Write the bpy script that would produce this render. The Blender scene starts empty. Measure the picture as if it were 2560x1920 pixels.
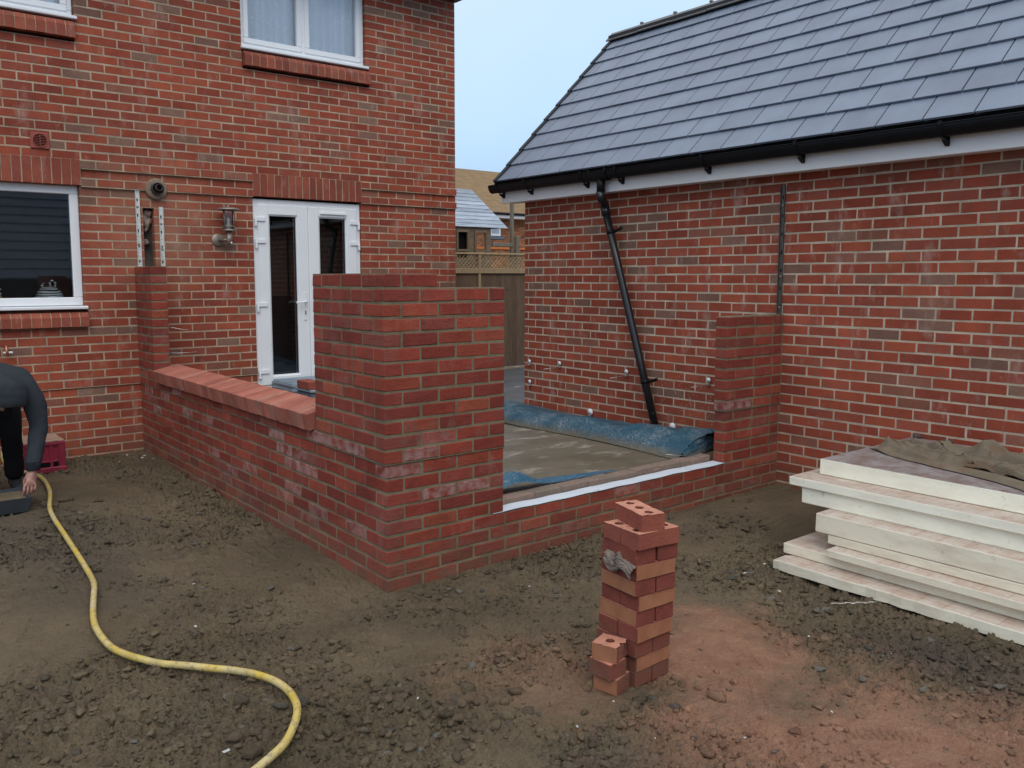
import bpy, bmesh, math, random
import numpy as np
from mathutils import Vector, Matrix
R = math.radians
random.seed(7); rng = np.random.default_rng(11)
S = bpy.context.scene
COL = S.collection
# ------------------------------------------------------------------ noise
def _h(ix, iy, s):
    n = (ix.astype(np.int64)*374761393 + iy.astype(np.int64)*668265263 + s*974634777) & 0xffffffff
    n = ((n ^ (n >> 13))*1274126177) & 0xffffffff
    return ((n ^ (n >> 16)) & 0xffffff)/float(0xffffff)
def vnoise(x, y, s=0):
    ix = np.floor(x); iy = np.floor(y); fx = x-ix; fy = y-iy
    fx = fx*fx*(3-2*fx); fy = fy*fy*(3-2*fy)
    a = _h(ix, iy, s); b = _h(ix+1, iy, s); c = _h(ix, iy+1, s); d = _h(ix+1, iy+1, s)
    return (a*(1-fx)+b*fx)*(1-fy)+(c*(1-fx)+d*fx)*fy
def fbm(x, y, s=0, o=4):
    r = 0; a = .5; t = 0
    for i in range(o):
        r = r+a*vnoise(x*2**i+13.7*i, y*2**i-7.1*i, s+i); t += a; a *= .5
    return r/t
def worley(x, y, s=0):
    ix = np.floor(x); iy = np.floor(y); f1 = np.full(x.shape, 9.); f2 = np.full(x.shape, 9.); cid = np.zeros(x.shape)
    for dx in (-1, 0, 1):
        for dy in (-1, 0, 1):
            cx = ix+dx; cy = iy+dy
            px = cx+_h(cx, cy, s); py = cy+_h(cx, cy, s+51)
            d = np.hypot(px-x, py-y); new = d < f1
            f2 = np.where(new, f1, np.minimum(f2, d)); cid = np.where(new, _h(cx, cy, s+99), cid); f1 = np.minimum(f1, d)
    return f1, f2, cid
def sstep(a, b, x):
    t = np.clip((x-a)/(b-a), 0, 1); return t*t*(3-2*t)
# ------------------------------------------------------------------ materials
class NT:
    def __init__(s, name):
        s.m = bpy.data.materials.new(name); s.m.use_nodes = True; s.t = s.m.node_tree
        for n in list(s.t.nodes): s.t.nodes.remove(n)
        s.out = s.t.nodes.new('ShaderNodeOutputMaterial')
    def n(s, typ, ins=None, out=0, **kw):
        nd = s.t.nodes.new('ShaderNode'+typ)
        for k, v in kw.items(): setattr(nd, k, v)
        for k, v in (ins or {}).items():
            sk = nd.inputs[k]
            if isinstance(v, bpy.types.NodeSocket): s.t.links.new(v, sk)
            elif v is not None: sk.default_value = v
        return nd.outputs[out]
    def math(s, op, a, b=0.0, c=None):
        nd = s.t.nodes.new('ShaderNodeMath'); nd.operation = op
        for i, v in enumerate((a, b, c)):
            if v is None: continue
            if isinstance(v, bpy.types.NodeSocket): s.t.links.new(v, nd.inputs[i])
            else: nd.inputs[i].default_value = v
        return nd.outputs[0]
    def pos(s): return s.n('NewGeometry', out=0)
    def obj(s): return s.n('TexCoord', out=3)
    def isl(s): return s.n('NewGeometry', out=8)
    def nrm(s): return s.n('NewGeometry', out=1)
    def xyz(s, v):
        nd = s.t.nodes.new('ShaderNodeSeparateXYZ'); s.t.links.new(v, nd.inputs[0]); return nd.outputs
    def mapped(s, v, sc=(1, 1, 1), rot=(0, 0, 0), loc=(0, 0, 0)):
        return s.n('Mapping', {'Vector': v, 'Scale': sc, 'Rotation': rot, 'Location': loc})
    def noise(s, v, sc, det=3., ro=.55, dist=0.):
        return s.n('TexNoise', {'Vector': v, 'Scale': sc, 'Detail': det, 'Roughness': ro, 'Distortion': dist})
    def ramp(s, f, stops, inter='LINEAR'):
        nd = s.t.nodes.new('ShaderNodeValToRGB'); cr = nd.color_ramp; cr.interpolation = inter
        while len(cr.elements) > len(stops): cr.elements.remove(cr.elements[-1])
        while len(cr.elements) < len(stops): cr.elements.new(1)
        for e, (p, c) in zip(cr.elements, stops):
            e.position = p; e.color = (c, c, c, 1) if isinstance(c, (int, float)) else (*c, 1)
        s.t.links.new(f, nd.inputs[0]); return nd.outputs[0]
    def rng(s, f, a, b, c=0., d=1.):
        return s.n('MapRange', {'Value': f, 'From Min': a, 'From Max': b, 'To Min': c, 'To Max': d})
    def mix(s, f, a, b, mode='MIX'):
        nd = s.t.nodes.new('ShaderNodeMix'); nd.data_type = 'RGBA'; nd.blend_type = mode
        for i, v in ((0, f), (6, a), (7, b)):
            if isinstance(v, bpy.types.NodeSocket): s.t.links.new(v, nd.inputs[i])
            elif i == 0: nd.inputs[0].default_value = v
            else: nd.inputs[i].default_value = (*v, 1) if len(v) == 3 else v
        return nd.outputs[2]
    def bump(s, h, st=.3, d=.01, nrm=None):
        return s.n('Bump', {'Height': h, 'Strength': st, 'Distance': d, 'Normal': nrm})
    def bsdf(s, col, rough=.8, spec=.5, metal=0., nrm=None, coat=0.):
        ins = {'Base Color': (*col, 1) if isinstance(col, tuple) else col, 'Roughness': rough, 'Specular IOR Level': spec, 'Metallic': metal, 'Coat Weight': coat}
        if nrm is not None: ins['Normal'] = nrm
        b = s.n('BsdfPrincipled', ins); s.t.links.new(b, s.out.inputs[0]); return s.m
def brick_mat(name, pal, sc=1., streak=0., effl=0., smear=.0, dust=False, spots=False, splash=True):
    t = NT(name); p = t.pos(); r = t.isl()
    c = t.ramp(r, pal, 'CONSTANT')
    r2 = t.n('TexWhiteNoise', {'W': r}, noise_dimensions='1D')
    c = t.mix(1., c, t.ramp(r2, [(0, .86), (.5, .99), (1, 1.13)]), 'MULTIPLY')
    n1 = t.noise(p, 7., 5, .6); c = t.mix(1., c, t.ramp(t.noise(p, .9, 4, .6), [(.3, .84), (.7, 1.14)]), 'MULTIPLY')
    c = t.mix(1., c, t.ramp(n1, [(.25, .80), (.5, 1.), (.75, 1.16)]), 'MULTIPLY')
    n2 = t.noise(p, 140., 3, .65); c = t.mix(1., c, t.ramp(n2, [(.3, .82), (.7, 1.15)]), 'MULTIPLY')
    off = t.mapped(p, (1, 1, 1)); 
    n3 = t.noise(t.n('VectorMath', {0: p, 1: t.n('CombineXYZ', {0: t.math('MULTIPLY', r, 40.), 1: t.math('MULTIPLY', r2, 31.), 2: 0.})}, operation='ADD'), 11., 3, .6)
    # burnt or greyed patches inside some bricks
    c = t.mix(t.math('MULTIPLY', t.rng(n3, .50, .72), t.rng(r2, .35, .8, 0, .55)), c, (.185, .098, .075))
    if smear:
        n4 = t.noise(t.mapped(p, (5, 5, 2.2)), 1.6, 5, .65)
        c = t.mix(t.rng(n4, .57, .75, 0, smear), c, (.40, .29, .24))
    if effl:
        z = t.xyz(p)[2]
        band = t.math('MULTIPLY', t.rng(z, .17, .02), t.rng(z, -.62, -.15, .35, 1.))
        r3 = t.n('TexWhiteNoise', {'W': t.math('ADD', r, 3.3)}, noise_dimensions='1D')
        n5 = t.noise(p, 16., 4, .6)
        f = t.math('MULTIPLY', t.math('MULTIPLY', band, t.rng(r3, .84, .92)), t.rng(n5, .36, .6))
        c = t.mix(t.math('MULTIPLY', f, effl), c, (.34, .22, .20))
    if dust:
        v = t.n('VectorMath', {0: p, 1: (.22, 4.29, 1.42)}, out=0, operation='SUBTRACT')
        d = t.n('VectorMath', {0: t.n('VectorMath', {0: v, 1: (1.2, .1, 1.)}, operation='MULTIPLY')}, out=1, operation='LENGTH')
        f = t.math('MULTIPLY', t.rng(d, .78, .05), t.rng(t.noise(p, 3.5, 4), .3, .6, .3, .75))
        c = t.mix(f, c, (.35, .17, .105))
    if splash:
        z = t.xyz(p)[2]
        c = t.mix(t.math('MULTIPLY', t.rng(z, -.38, -.62), t.rng(t.noise(p, 9., 6, .7), .35, .65, .1, .75)), c, (.125, .088, .056))
    if spots:
        y, z = t.xyz(p)[1], t.xyz(p)[2]
        m = t.math('MULTIPLY', t.math('MULTIPLY', t.rng(y, .25, .6), t.rng(y, 1.5, 1.05)), t.rng(z, .3, .0))
        vo = t.n('TexVoronoi', {'Vector': p, 'Scale': 42.})
        c = t.mix(t.math('MULTIPLY', t.math('MULTIPLY', m, t.rng(vo, .2, .12)), t.rng(t.noise(p, 9.), .45, .55)), c, (.55, .47, .4))
    h = t.math('ADD', t.math('MULTIPLY', t.noise(p, 260., 3, .6), .5), t.noise(p, 45., 4, .6))
    if streak:
        st = t.noise(t.mapped(p, (9, 9, 34), (0, .25, 0)), 2.6, 4, .6, 1.2)
        h = t.math('ADD', h, t.math('MULTIPLY', t.rng(st, .55, .62), streak))
    return t.bsdf(c, .88, .25, nrm=t.bump(h, .55, .004))
def mortar_mat(name, col, var=.3):
    t = NT(name); p = t.pos()
    c = t.mix(1., col, t.ramp(t.noise(p, 6., 4), [(.3, 1-var), (.7, 1+var)]), 'MULTIPLY')
    c = t.mix(1., c, t.ramp(t.noise(p, 220., 2), [(.3, .8), (.7, 1.15)]), 'MULTIPLY')
    return t.bsdf(c, .95, .2, nrm=t.bump(t.noise(p, 180., 4, .7), .8, .004))
def simple(name, col, rough=.6, spec=.5, metal=0., var=.12, nsc=12., bump=.15, bsc=120., coat=0., dirt=None):
    t = NT(name); p = t.pos()
    c = t.mix(1., col, t.ramp(t.noise(p, nsc, 5, .6), [(.25, 1-var), (.75, 1+var)]), 'MULTIPLY')
    if dirt:
        dc, lo, hi, amt, ds = dirt
        c = t.mix(t.rng(t.noise(p, ds, 6, .65), lo, hi, 0, amt), c, dc)
    rr = t.rng(t.noise(p, nsc*2, 3), .3, .7, max(rough-.08, 0), min(rough+.08, 1))
    return t.bsdf(c, rr, spec, metal, t.bump(t.noise(p, bsc, 4), bump, .002), coat)
HPAL = [(0, (0.302, 0.066, 0.036)), (.18, (0.273, 0.058, 0.033)), (.34, (0.323, 0.075, 0.038)), (.50, (0.254, 0.058, 0.035)), (.64, (0.288, 0.070, 0.041)), (.78, (0.307, 0.063, 0.033)), (.87, (.245, .092, .060)), (.92, (.198, .101, .072)), (.965, (.218, .118, .082))]
NPAL = [(0, (0.257, 0.048, 0.030)), (.22, (0.231, 0.043, 0.028)), (.44, (0.275, 0.057, 0.033)), (.64, (0.210, 0.042, 0.030)), (.80, (0.244, 0.050, 0.034)), (.90, (0.197, 0.050, 0.037)), (.95, (0.281, 0.066, 0.036))]
M = {}
M['lump'] = mortar_mat('pinkish mortar', (.26, .19, .155))
M['brick_house'] = brick_mat('house brick', HPAL, smear=.5, dust=True)
M['brick_garage'] = brick_mat('garage brick', HPAL, smear=.65, spots=True)
M['brick_arch'] = brick_mat('arch brick', [(0, (.280, .073, .043)), (.3, (.262, .066, .040)), (.6, (.298, .082, .048)), (.85, (.255, .068, .045))], smear=.5)
M['brick_new'] = brick_mat('new brick', NPAL, streak=1.3, effl=.85, smear=.2)
M['brick_sill'] = brick_mat('sill brick', [(0, (.36, .122, .084)), (.3, (.33, .108, .075)), (.6, (.385, .138, .094)), (.85, (.365, .15, .108))], smear=.25)
M['brick_red'] = brick_mat('loose red brick', [(0, (.255, .070, .046)), (.5, (.225, .059, .042)), (.8, (.275, .08, .053))], streak=.4)
t = NT('loose brick buff side'); p = t.pos()
cc = t.mix(t.rng(t.noise(t.mapped(p, (14, 14, 9)), 1.2, 4), .3, .7), (.275, .112, .060), (.35, .152, .082))
M['brick_buff'] = t.bsdf(cc, .92, .2, nrm=t.bump(t.noise(t.mapped(p, (60, 60, 8)), 2., 4), .4, .003))
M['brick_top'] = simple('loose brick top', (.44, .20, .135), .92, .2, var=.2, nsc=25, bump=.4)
M['brick_hole'] = simple('brick hole', (.20, .07, .045), .95, .1)
M['mortar_buff'] = mortar_mat('buff mortar', (.405, .305, .212), .28); M['mortar_garage'] = mortar_mat('cream mortar', (.48, .39, .29), .25)
M['mortar_new'] = mortar_mat('fresh mortar', (.19, .158, .102))
M['upvc'] = simple('white plastic frame', (.78, .79, .80), .35, .5, var=.03, nsc=4, bump=.03)
M['fascia'] = simple('white fascia', (.76, .75, .74), .45, .4, var=.05, nsc=3, bump=.03)
M['black_plastic'] = simple('black plastic', (.006, .0068, .008), .4, .2, var=.2, bump=.05)
t = NT('spattered black pipe'); p = t.pos(); vo = t.n('TexVoronoi', {'Vector': p, 'Scale': 30.})
z = t.xyz(p)[2]; f = t.math('MULTIPLY', t.math('MULTIPLY', t.rng(vo, .2, .12), t.rng(t.noise(p, 8.), .45, .55)), t.rng(z, .2, -.1))
M['black_pipe'] = t.bsdf(t.mix(f, (.011, .0115, .0125), (.5, .46, .42)), .3, .5)
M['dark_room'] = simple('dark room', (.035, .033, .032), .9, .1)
M['steel'] = simple('stainless steel', (.34, .28, .23), .52, .5, .8, var=.1, bump=.05)
M['rail'] = simple('galvanised rail', (.82, .80, .74), .3, .5, .55, var=.12, nsc=30, bump=.05)
M['rail_dull'] = simple('dull steel rail', (.13, .115, .105), .5, .5, .6, var=.3, nsc=20)
M['black'] = simple('black void', (.008, .008, .008), .8, .1)
M['terracotta'] = simple('terracotta plastic', (.30, .07, .05), .55, .4)
M['dust_disc'] = simple('dusty flue collar', (.22, .165, .12), .8, .2, var=.25, nsc=30)
M['grey_box'] = simple('grey plastic', (.20, .25, .30), .5, .4, var=.1, nsc=6, dirt=((.45, .47, .5), .5, .75, .35, 5.))
M['yellow'] = None
t = NT('yellow hose'); p = t.pos()
c = t.mix(t.rng(t.noise(p, 5., 4, .6), .4, .62), (.54, .38, .05), (.52, .43, .22))
c = t.mix(t.rng(t.noise(p, 40., 6, .72), .52, .64, 0, .8), c, (.19, .135, .07)); c = t.mix(t.rng(t.noise(p, 6., 4), .55, .7, 0, .5), c, (.25, .19, .11))
M['yellow'] = t.bsdf(c, .5, .4)
M['crate'] = simple('red crate', (.27, .022, .045), .5, .4, var=.2, nsc=8, dirt=((.35, .2, .17), .56, .7, .5, 9.))
M['crate_dirt'] = simple('dusty crate top', (.34, .22, .16), .9, .2, var=.35, nsc=40, bump=.6)
M['tray'] = simple('dark plastic tray', (.035, .042, .05), .45, .5, var=.15, dirt=((.2, .18, .14), .58, .75, .4, 8.))
M['mortar_wet'] = simple('wet mortar', (.15, .12, .075), .6, .4, var=.25, nsc=20, bump=.8, bsc=60)
M['hoodie'] = simple('grey fleece', (.032, .037, .044), .95, .15, var=.15, nsc=30, bump=.5, bsc=300)
M['trousers'] = simple('black trousers', (.008, .008, .009), .9, .15)
M['boots'] = simple('work boots', (.02, .021, .023), .6, .3, dirt=((.13, .1, .07), .5, .7, .6, 14.))
M['skin'] = simple('skin', (.42, .22, .175), .55, .4, var=.1, nsc=40)
M['hair'] = simple('brown hair', (.03, .018, .012), .7, .3)
M['white_plastic'] = simple('white plastic', (.72, .74, .78), .4, .5, var=.05)
M['litter'] = simple('dirty white scrap', (.5, .5, .48), .6, .3, var=.2)
M['wire'] = simple('tie wire', (.45, .41, .37), .4, .5, .7)
M['copper'] = simple('copper', (.5, .2, .12), .4, .5, .8)
M['bronze_stone'] = simple('dark pebble', (.07, .06, .055), .8, .3, var=.4, nsc=60)
t = NT('dpc strip'); p = t.pos()
c = t.mix(t.rng(t.noise(p, 10., 6, .7), .60, .70), (.55, .60, .66), (.26, .23, .20))
M['dpc'] = t.bsdf(c, .5, .4)
t = NT('muddy inner brick'); p = t.pos()
c = t.mix(t.rng(t.noise(p, 4., 5, .6), .35, .6), (.16, .13, .10), (.24, .165, .13))
c = t.mix(t.rng(t.noise(p, 38., 4, .7), .6, .7, 0, .6), c, (.42, .36, .31))
M['inner_leaf'] = t.bsdf(c, .8, .3, nrm=t.bump(t.noise(p, 40., 5, .7), .9, .01))
t = NT('blue membrane'); p = t.pos()
c = t.mix(t.noise(p, 6., 4), (.011, .052, .088), (.023, .084, .126))
c = t.mix(t.math('MULTIPLY', t.rng(t.noise(p, 70., 7, .8), .46, .62), t.rng(t.noise(p, 4.4, 4), .42, .62, .06, .75)), c, (.33, .35, .35))
z = t.xyz(p)[2]
low = t.math('MULTIPLY', t.rng(t.math('ADD', z, t.math('MULTIPLY', t.noise(p, 9., 4), .07)), -.255, -.315), .9)
c = t.mix(low, c, (.125, .10, .062))
M['blue'] = t.bsdf(c, t.rng(t.noise(p, 8.), .3, .7, .45, .7), .25, nrm=t.bump(t.noise(p, 22., 5, .6), .6, .02))
t = NT('clean blue membrane'); p = t.pos()
c = t.mix(t.noise(p, 9., 4), (.015, .075, .135), (.03, .125, .20)); c = t.mix(t.rng(t.noise(p, 50., 6, .75), .55, .66, 0, .7), c, (.34, .37, .38))
M['blue_clean'] = t.bsdf(c, .4, .4, nrm=t.bump(t.noise(p, 22., 5, .6), .6, .02))
def boards(name, tint, foil):
    t = NT(name); p = t.pos(); nz = t.xyz(t.nrm())[2]
    e = t.mix(t.rng(t.noise(t.mapped(p, (2, 2, 8)), 2.5, 5, .6), .44, .75, 0, .25 if foil > .15 else .5), tint, (.46, .34, .235))
    e = t.mix(t.rng(t.noise(p, 22., 5, .7), .63, .72, 0, .5), e, (.25, .2, .15))
    fo = t.mix(t.rng(t.noise(p, 9., 6, .7), .4, .62), *(((.41, .385, .385), (.27, .21, .19)) if foil > .3 else ((.52, .46, .39), (.43, .325, .26))))
    fo = t.mix(t.rng(t.noise(t.mapped(p, (3, 9, 3)), 5., 5, .7), .58, .7, 0, .7), fo, (.27, .15, .09))
    gx = t.math('ABSOLUTE', t.math('SUBTRACT', t.math('FRACT', t.math('MULTIPLY', t.xyz(p)[1], 8.3)), .5))
    gy = t.math('ABSOLUTE', t.math('SUBTRACT', t.math('FRACT', t.math('MULTIPLY', t.xyz(p)[0], 8.3)), .5))
    ln = t.math('MAXIMUM', t.rng(gx, .47, .49), t.rng(gy, .47, .49))
    fo = t.mix(t.math('MULTIPLY', ln, .45), fo, (.30, .12, .09))
    c = t.mix(t.rng(nz, .6, .8), e, fo)
    mt = t.math('MULTIPLY', t.rng(nz, .6, .8), foil)
    return t.bsdf(c, t.rng(mt, 0, 1, .75, .3), .4, mt, nrm=t.bump(t.math('ADD', t.noise(p, 90., 3), t.noise(t.mapped(p, (14, 40, 14)), 2., 4)), .3, .003))
M['board_clean'] = boards('foil faced foam board', (.91, .89, .73), .5)
M['board_mid'] = boards('foam board with pale facing', (.90, .88, .73), .2)
M['board_dirty'] = boards('dirty foam board', (.80, .74, .58), .12)
t = NT('hessian'); p = t.pos()
w = t.n('TexWave', {'Vector': t.mapped(p, (1, 1, 1), (0, 0, .5)), 'Scale': 90., 'Distortion': 3., 'Detail': 2.}, out=1)
w2 = t.n('TexWave', {'Vector': t.mapped(p, (1, 1, 1), (0, 0, 2.07)), 'Scale': 90., 'Distortion': 3., 'Detail': 2.}, out=1)
c = t.mix(t.noise(p, 7., 5), (.14, .108, .075), (.30, .245, .175)); c = t.mix(1., c, t.ramp(t.math('MULTIPLY', w, w2), [(0, .7), (1, 1.25)]), 'MULTIPLY')
c = t.mix(t.rng(t.noise(p, 5., 4), .6, .7, 0, .5), c, (.17, .085, .05))
M['hessian'] = t.bsdf(c, .95, .1, nrm=t.bump(t.math('ADD', w, w2), .4, .003))
t = NT('slate tile'); p = t.pos(); r = t.isl()
c = t.mix(1., (.142, .172, .226), t.ramp(r, [(0, .94), (1, 1.06)]), 'MULTIPLY'); c = t.mix(1., c, t.ramp(t.noise(p, 4., 5), [(.3, .88), (.7, 1.12)]), 'MULTIPLY')
M['slate'] = t.bsdf(c, .48, .5, nrm=t.bump(t.noise(p, 120., 3), .1, .002))
M['slate_edge'] = simple('dark tile edge', (.03, .032, .036), .7, .3)
M['ridge'] = simple('ridge tile', (.17, .165, .155), .8, .3, var=.2, nsc=9, bump=.3)
def wood(name, a, b, sc=(25, 25, 1.5), knots=True):
    t = NT(name); p = t.pos(); r = t.isl()
    n = t.noise(t.mapped(p, sc), 2., 5, .6, .6)
    c = t.mix(t.rng(n, .3, .7), a, b); c = t.mix(1., c, t.ramp(r, [(0, .8), (1, 1.2)]), 'MULTIPLY')
    if knots: c = t.mix(t.rng(t.noise(t.mapped(p, (9, 9, 4)), 2.2, 2), .68, .76, 0, .8), c, (a[0]*.3, a[1]*.28, a[2]*.25))
    return t.bsdf(c, .8, .3, nrm=t.bump(n, .3, .003))
M['fence'] = wood('fence timber', (.10, .062, .038), (.175, .112, .070))
M['trellis'] = wood('trellis timber', (.30, .21, .115), (.44, .33, .19), knots=False)
M['shingle'] = wood('weathered shingle', (.26, .30, .35), (.44, .50, .57), (1.5, 20, 20), knots=False)
M['cabin'] = wood('cabin timber', (.12, .085, .05), (.22, .155, .10), (2, 20, 20))
M['post'] = wood('post timber', (.15, .13, .10), (.23, .20, .155))
M['tan_roof'] = None
t = NT('tan roof tile'); p = t.pos(); z = t.xyz(p)[2]
c = t.mix(t.rng(t.math('FRACT', t.math('MULTIPLY', z, 7.)), .8, .95, 0, .4), (.21, .135, .068), (.12, .078, .042)); M['tan_roof'] = t.bsdf(t.mix(1., c, t.ramp(t.noise(p, 3., 5), [(.3, .85), (.7, 1.15)]), 'MULTIPLY'), .85, .2)
M['brick_far'] = brick_mat('far brick', [(0, (.36, .15, .07)), (.4, (.30, .12, .055)), (.7, (.40, .18, .085)), (.9, (.22, .10, .06))])
M['far_mortar'] = simple('far mortar', (.35, .22, .13), .9, .2)
M['orange'] = simple('orange band', (.55, .16, .04), .7, .3)
t = NT('wet concrete'); p = t.pos()
c = t.mix(t.rng(t.noise(t.mapped(p, (1, 1.4, 1)), 1.4, 5, .6), .35, .65), (.088, .073, .047), (.142, .117, .080))
c = t.mix(t.rng(t.noise(t.mapped(p, (1.2, 3.2, 1), (0, 0, .5)), 2.4, 6, .7), .56, .68, 0, .75), c, (.40, .37, .31))
c = t.mix(t.rng(t.noise(t.mapped(p, (1, 2.4, 1), (0, 0, -.2)), 4., 5, .65), .62, .72, 0, .7), c, (.06, .052, .045))
M['slab'] = t.bsdf(c, t.rng(t.noise(p, 3.), .35, .65, .35, .7), .4, nrm=t.bump(t.noise(p, 55., 6, .65), .35, .006))
M['path'] = simple('dark paving', (.115, .12, .125), .5, .4, var=.3, nsc=3., bump=.4, bsc=30)
def ground_mat(name, rocks=False):
    t = NT(name); p = t.pos(); x, y, z = t.xyz(p)
    c = t.mix(t.rng(t.noise(p, 1.5, 6, .6), .35, .65), (.098, .072, .042), (.152, .113, .067))
    c = t.mix(t.rng(t.noise(p, 5., 5, .65), .5, .7, 0, .7), c, (.10, .068, .046))
    def blob(cx, cy, sx, sy, rad=1.):
        v = t.n('VectorMath', {0: t.n('VectorMath', {0: p, 1: (cx, cy, 0)}, operation='SUBTRACT'), 1: (1/sx, 1/sy, 0)}, operation='MULTIPLY')
        d = t.n('VectorMath', {0: v}, out=1, operation='LENGTH')
        return t.rng(t.math('ADD', d, t.math('MULTIPLY', t.math('SUBTRACT', t.noise(p, 3.4, 7, .72), .5), 2.6)), 1.25, .35)
    red = t.math('MAXIMUM', blob(.80, -1.45, .55, .55), t.math('MULTIPLY', blob(.5, -2.3, 1.0, .8), .9))
    red = t.math('MAXIMUM', red, t.math('MULTIPLY', blob(.1, -1.15, .5, .45), .45))
    rc = t.mix(t.rng(t.noise(p, 9., 5, .6), .3, .7), (.240, .110, .066), (.325, .175, .108))
    red = t.rng(t.math('ADD', red, t.math('MULTIPLY', t.math('SUBTRACT', t.noise(p, 26., 5, .7), .5), .5)), .12, .92)
    c = t.mix(t.math('MULTIPLY', red, .88), c, rc)
    dk = t.math('MAXIMUM', blob(1.45, -2.15, .28, .42), t.math('MAXIMUM', t.math('MULTIPLY', blob(-.25, -1.8, .3, .2), .7), t.math('MULTIPLY', blob(-1.2, 1.9, .5, 1.2), .7)))
    c = t.mix(t.math('MULTIPLY', dk, .6), c, (.058, .050, .042))
    if rocks:
        r = t.isl(); r2 = t.n('TexWhiteNoise', {'W': r}, noise_dimensions='1D')
        c = t.mix(1., c, t.ramp(r2, [(0, .62), (.5, .9), (1, 1.2)]), 'MULTIPLY')
        c = t.mix(t.math('MULTIPLY', t.rng(r, .93, .95), .65), c, (.072, .066, .058))
        c = t.mix(t.rng(r, .9795, .980, 0, .8), c, (.15, .138, .115))
    h = t.math('ADD', t.math('MULTIPLY', t.noise(p, 95., 6, .68), 1.0), t.math('MULTIPLY', t.noise(p, 28., 5, .6), 1.4))
    c = t.mix(1., c, t.ramp(t.noise(p, 150., 4, .6), [(.3, .75), (.7, 1.2)]), 'MULTIPLY')
    return t.bsdf(c, t.rng(t.noise(p, 4., 4), .35, .65, .62, .9), .3, nrm=t.bump(h, .8, .016))
M['ground'] = ground_mat('trodden mud'); M['rocks'] = ground_mat('mud clods', True)
def glass_mat(name, tint=(1, 1, 1), boost=1.):
    t = NT(name)
    fr = t.n('Fresnel', {'IOR': 1.52}); tr = t.n('BsdfTransparent', {'Color': (*tint, 1)}); gl = t.n('BsdfGlossy', {'Roughness': .015, 'Color': (.9, .93, .95, 1)})
    f = t.math('MINIMUM', t.math('MULTIPLY', fr, boost), 1.)
    m = t.n('MixShader', {0: f, 1: tr, 2: gl}); t.t.links.new(m, t.out.inputs[0]); return t.m
M['glass'] = glass_mat('window glass', (.96, .98, .98), 1.15)
M['glass_upper'] = glass_mat('clear window glass', (1, 1, 1), .9)
M['lamp_glass'] = glass_mat('lantern glass', (.75, .72, .66), 1.5)
t = NT('net curtain'); p = t.pos(); vo = t.n('TexVoronoi', {'Vector': t.mapped(p, (1, 0, 1)), 'Scale': 26.})
c = t.mix(t.rng(vo, .26, .16), (.76, .84, .93), (.97, .98, 1.)); d = t.n('BsdfDiffuse', {'Color': c}); tl = t.n('BsdfTranslucent', {'Color': c})
t.t.links.new(t.n('MixShader', {0: .06, 1: d, 2: tl}), t.out.inputs[0]); M['curtain'] = t.m
# ------------------------------------------------------------------ mesh builder
SG = [(sx, sy, sz) for sx in (-1, 1) for sy in (-1, 1) for sz in (-1, 1)]
def _chamfer():
    V = []; ix = {}
    for s in SG:
        for a in range(3): ix[(s, a)] = len(V); V.append((s, a))
    F = []
    for a in range(3):
        for sg in (-1, 1):
            o = [i for i in range(3) if i != a]
            q = [(-1, -1), (1, -1), (1, 1), (-1, 1)]; f = []
            for u, v in q:
                c = [0, 0, 0]; c[a] = sg; c[o[0]] = u; c[o[1]] = v; f.append(ix[(tuple(c), a)])
            F.append(f)
    for a in range(3):
        o = [i for i in range(3) if i != a]
        for u in (-1, 1):
            for v in (-1, 1):
                c0 = [0, 0, 0]; c0[o[0]] = u; c0[o[1]] = v; c1 = c0[:]; c0[a] = -1; c1[a] = 1
                F.append([ix[(tuple(c0), o[0])], ix[(tuple(c1), o[0])], ix[(tuple(c1), o[1])], ix[(tuple(c0), o[1])]])
    for s in SG: F.append([ix[(s, 0)], ix[(s, 1)], ix[(s, 2)]])
    sgn = np.array([v[0] for v in V], float); ax = np.array([v[1] for v in V]); P = sgn*.9
    for i, a in enumerate(ax): P[i, a] = sgn[i, a]
    G = []
    for f in F:
        n = np.cross(P[f[1]]-P[f[0]], P[f[2]]-P[f[0]])
        G.append(f if n @ P[f].mean(0) > 0 else f[::-1])
    return sgn, ax, G
CS, CA, CF = _chamfer()
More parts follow.
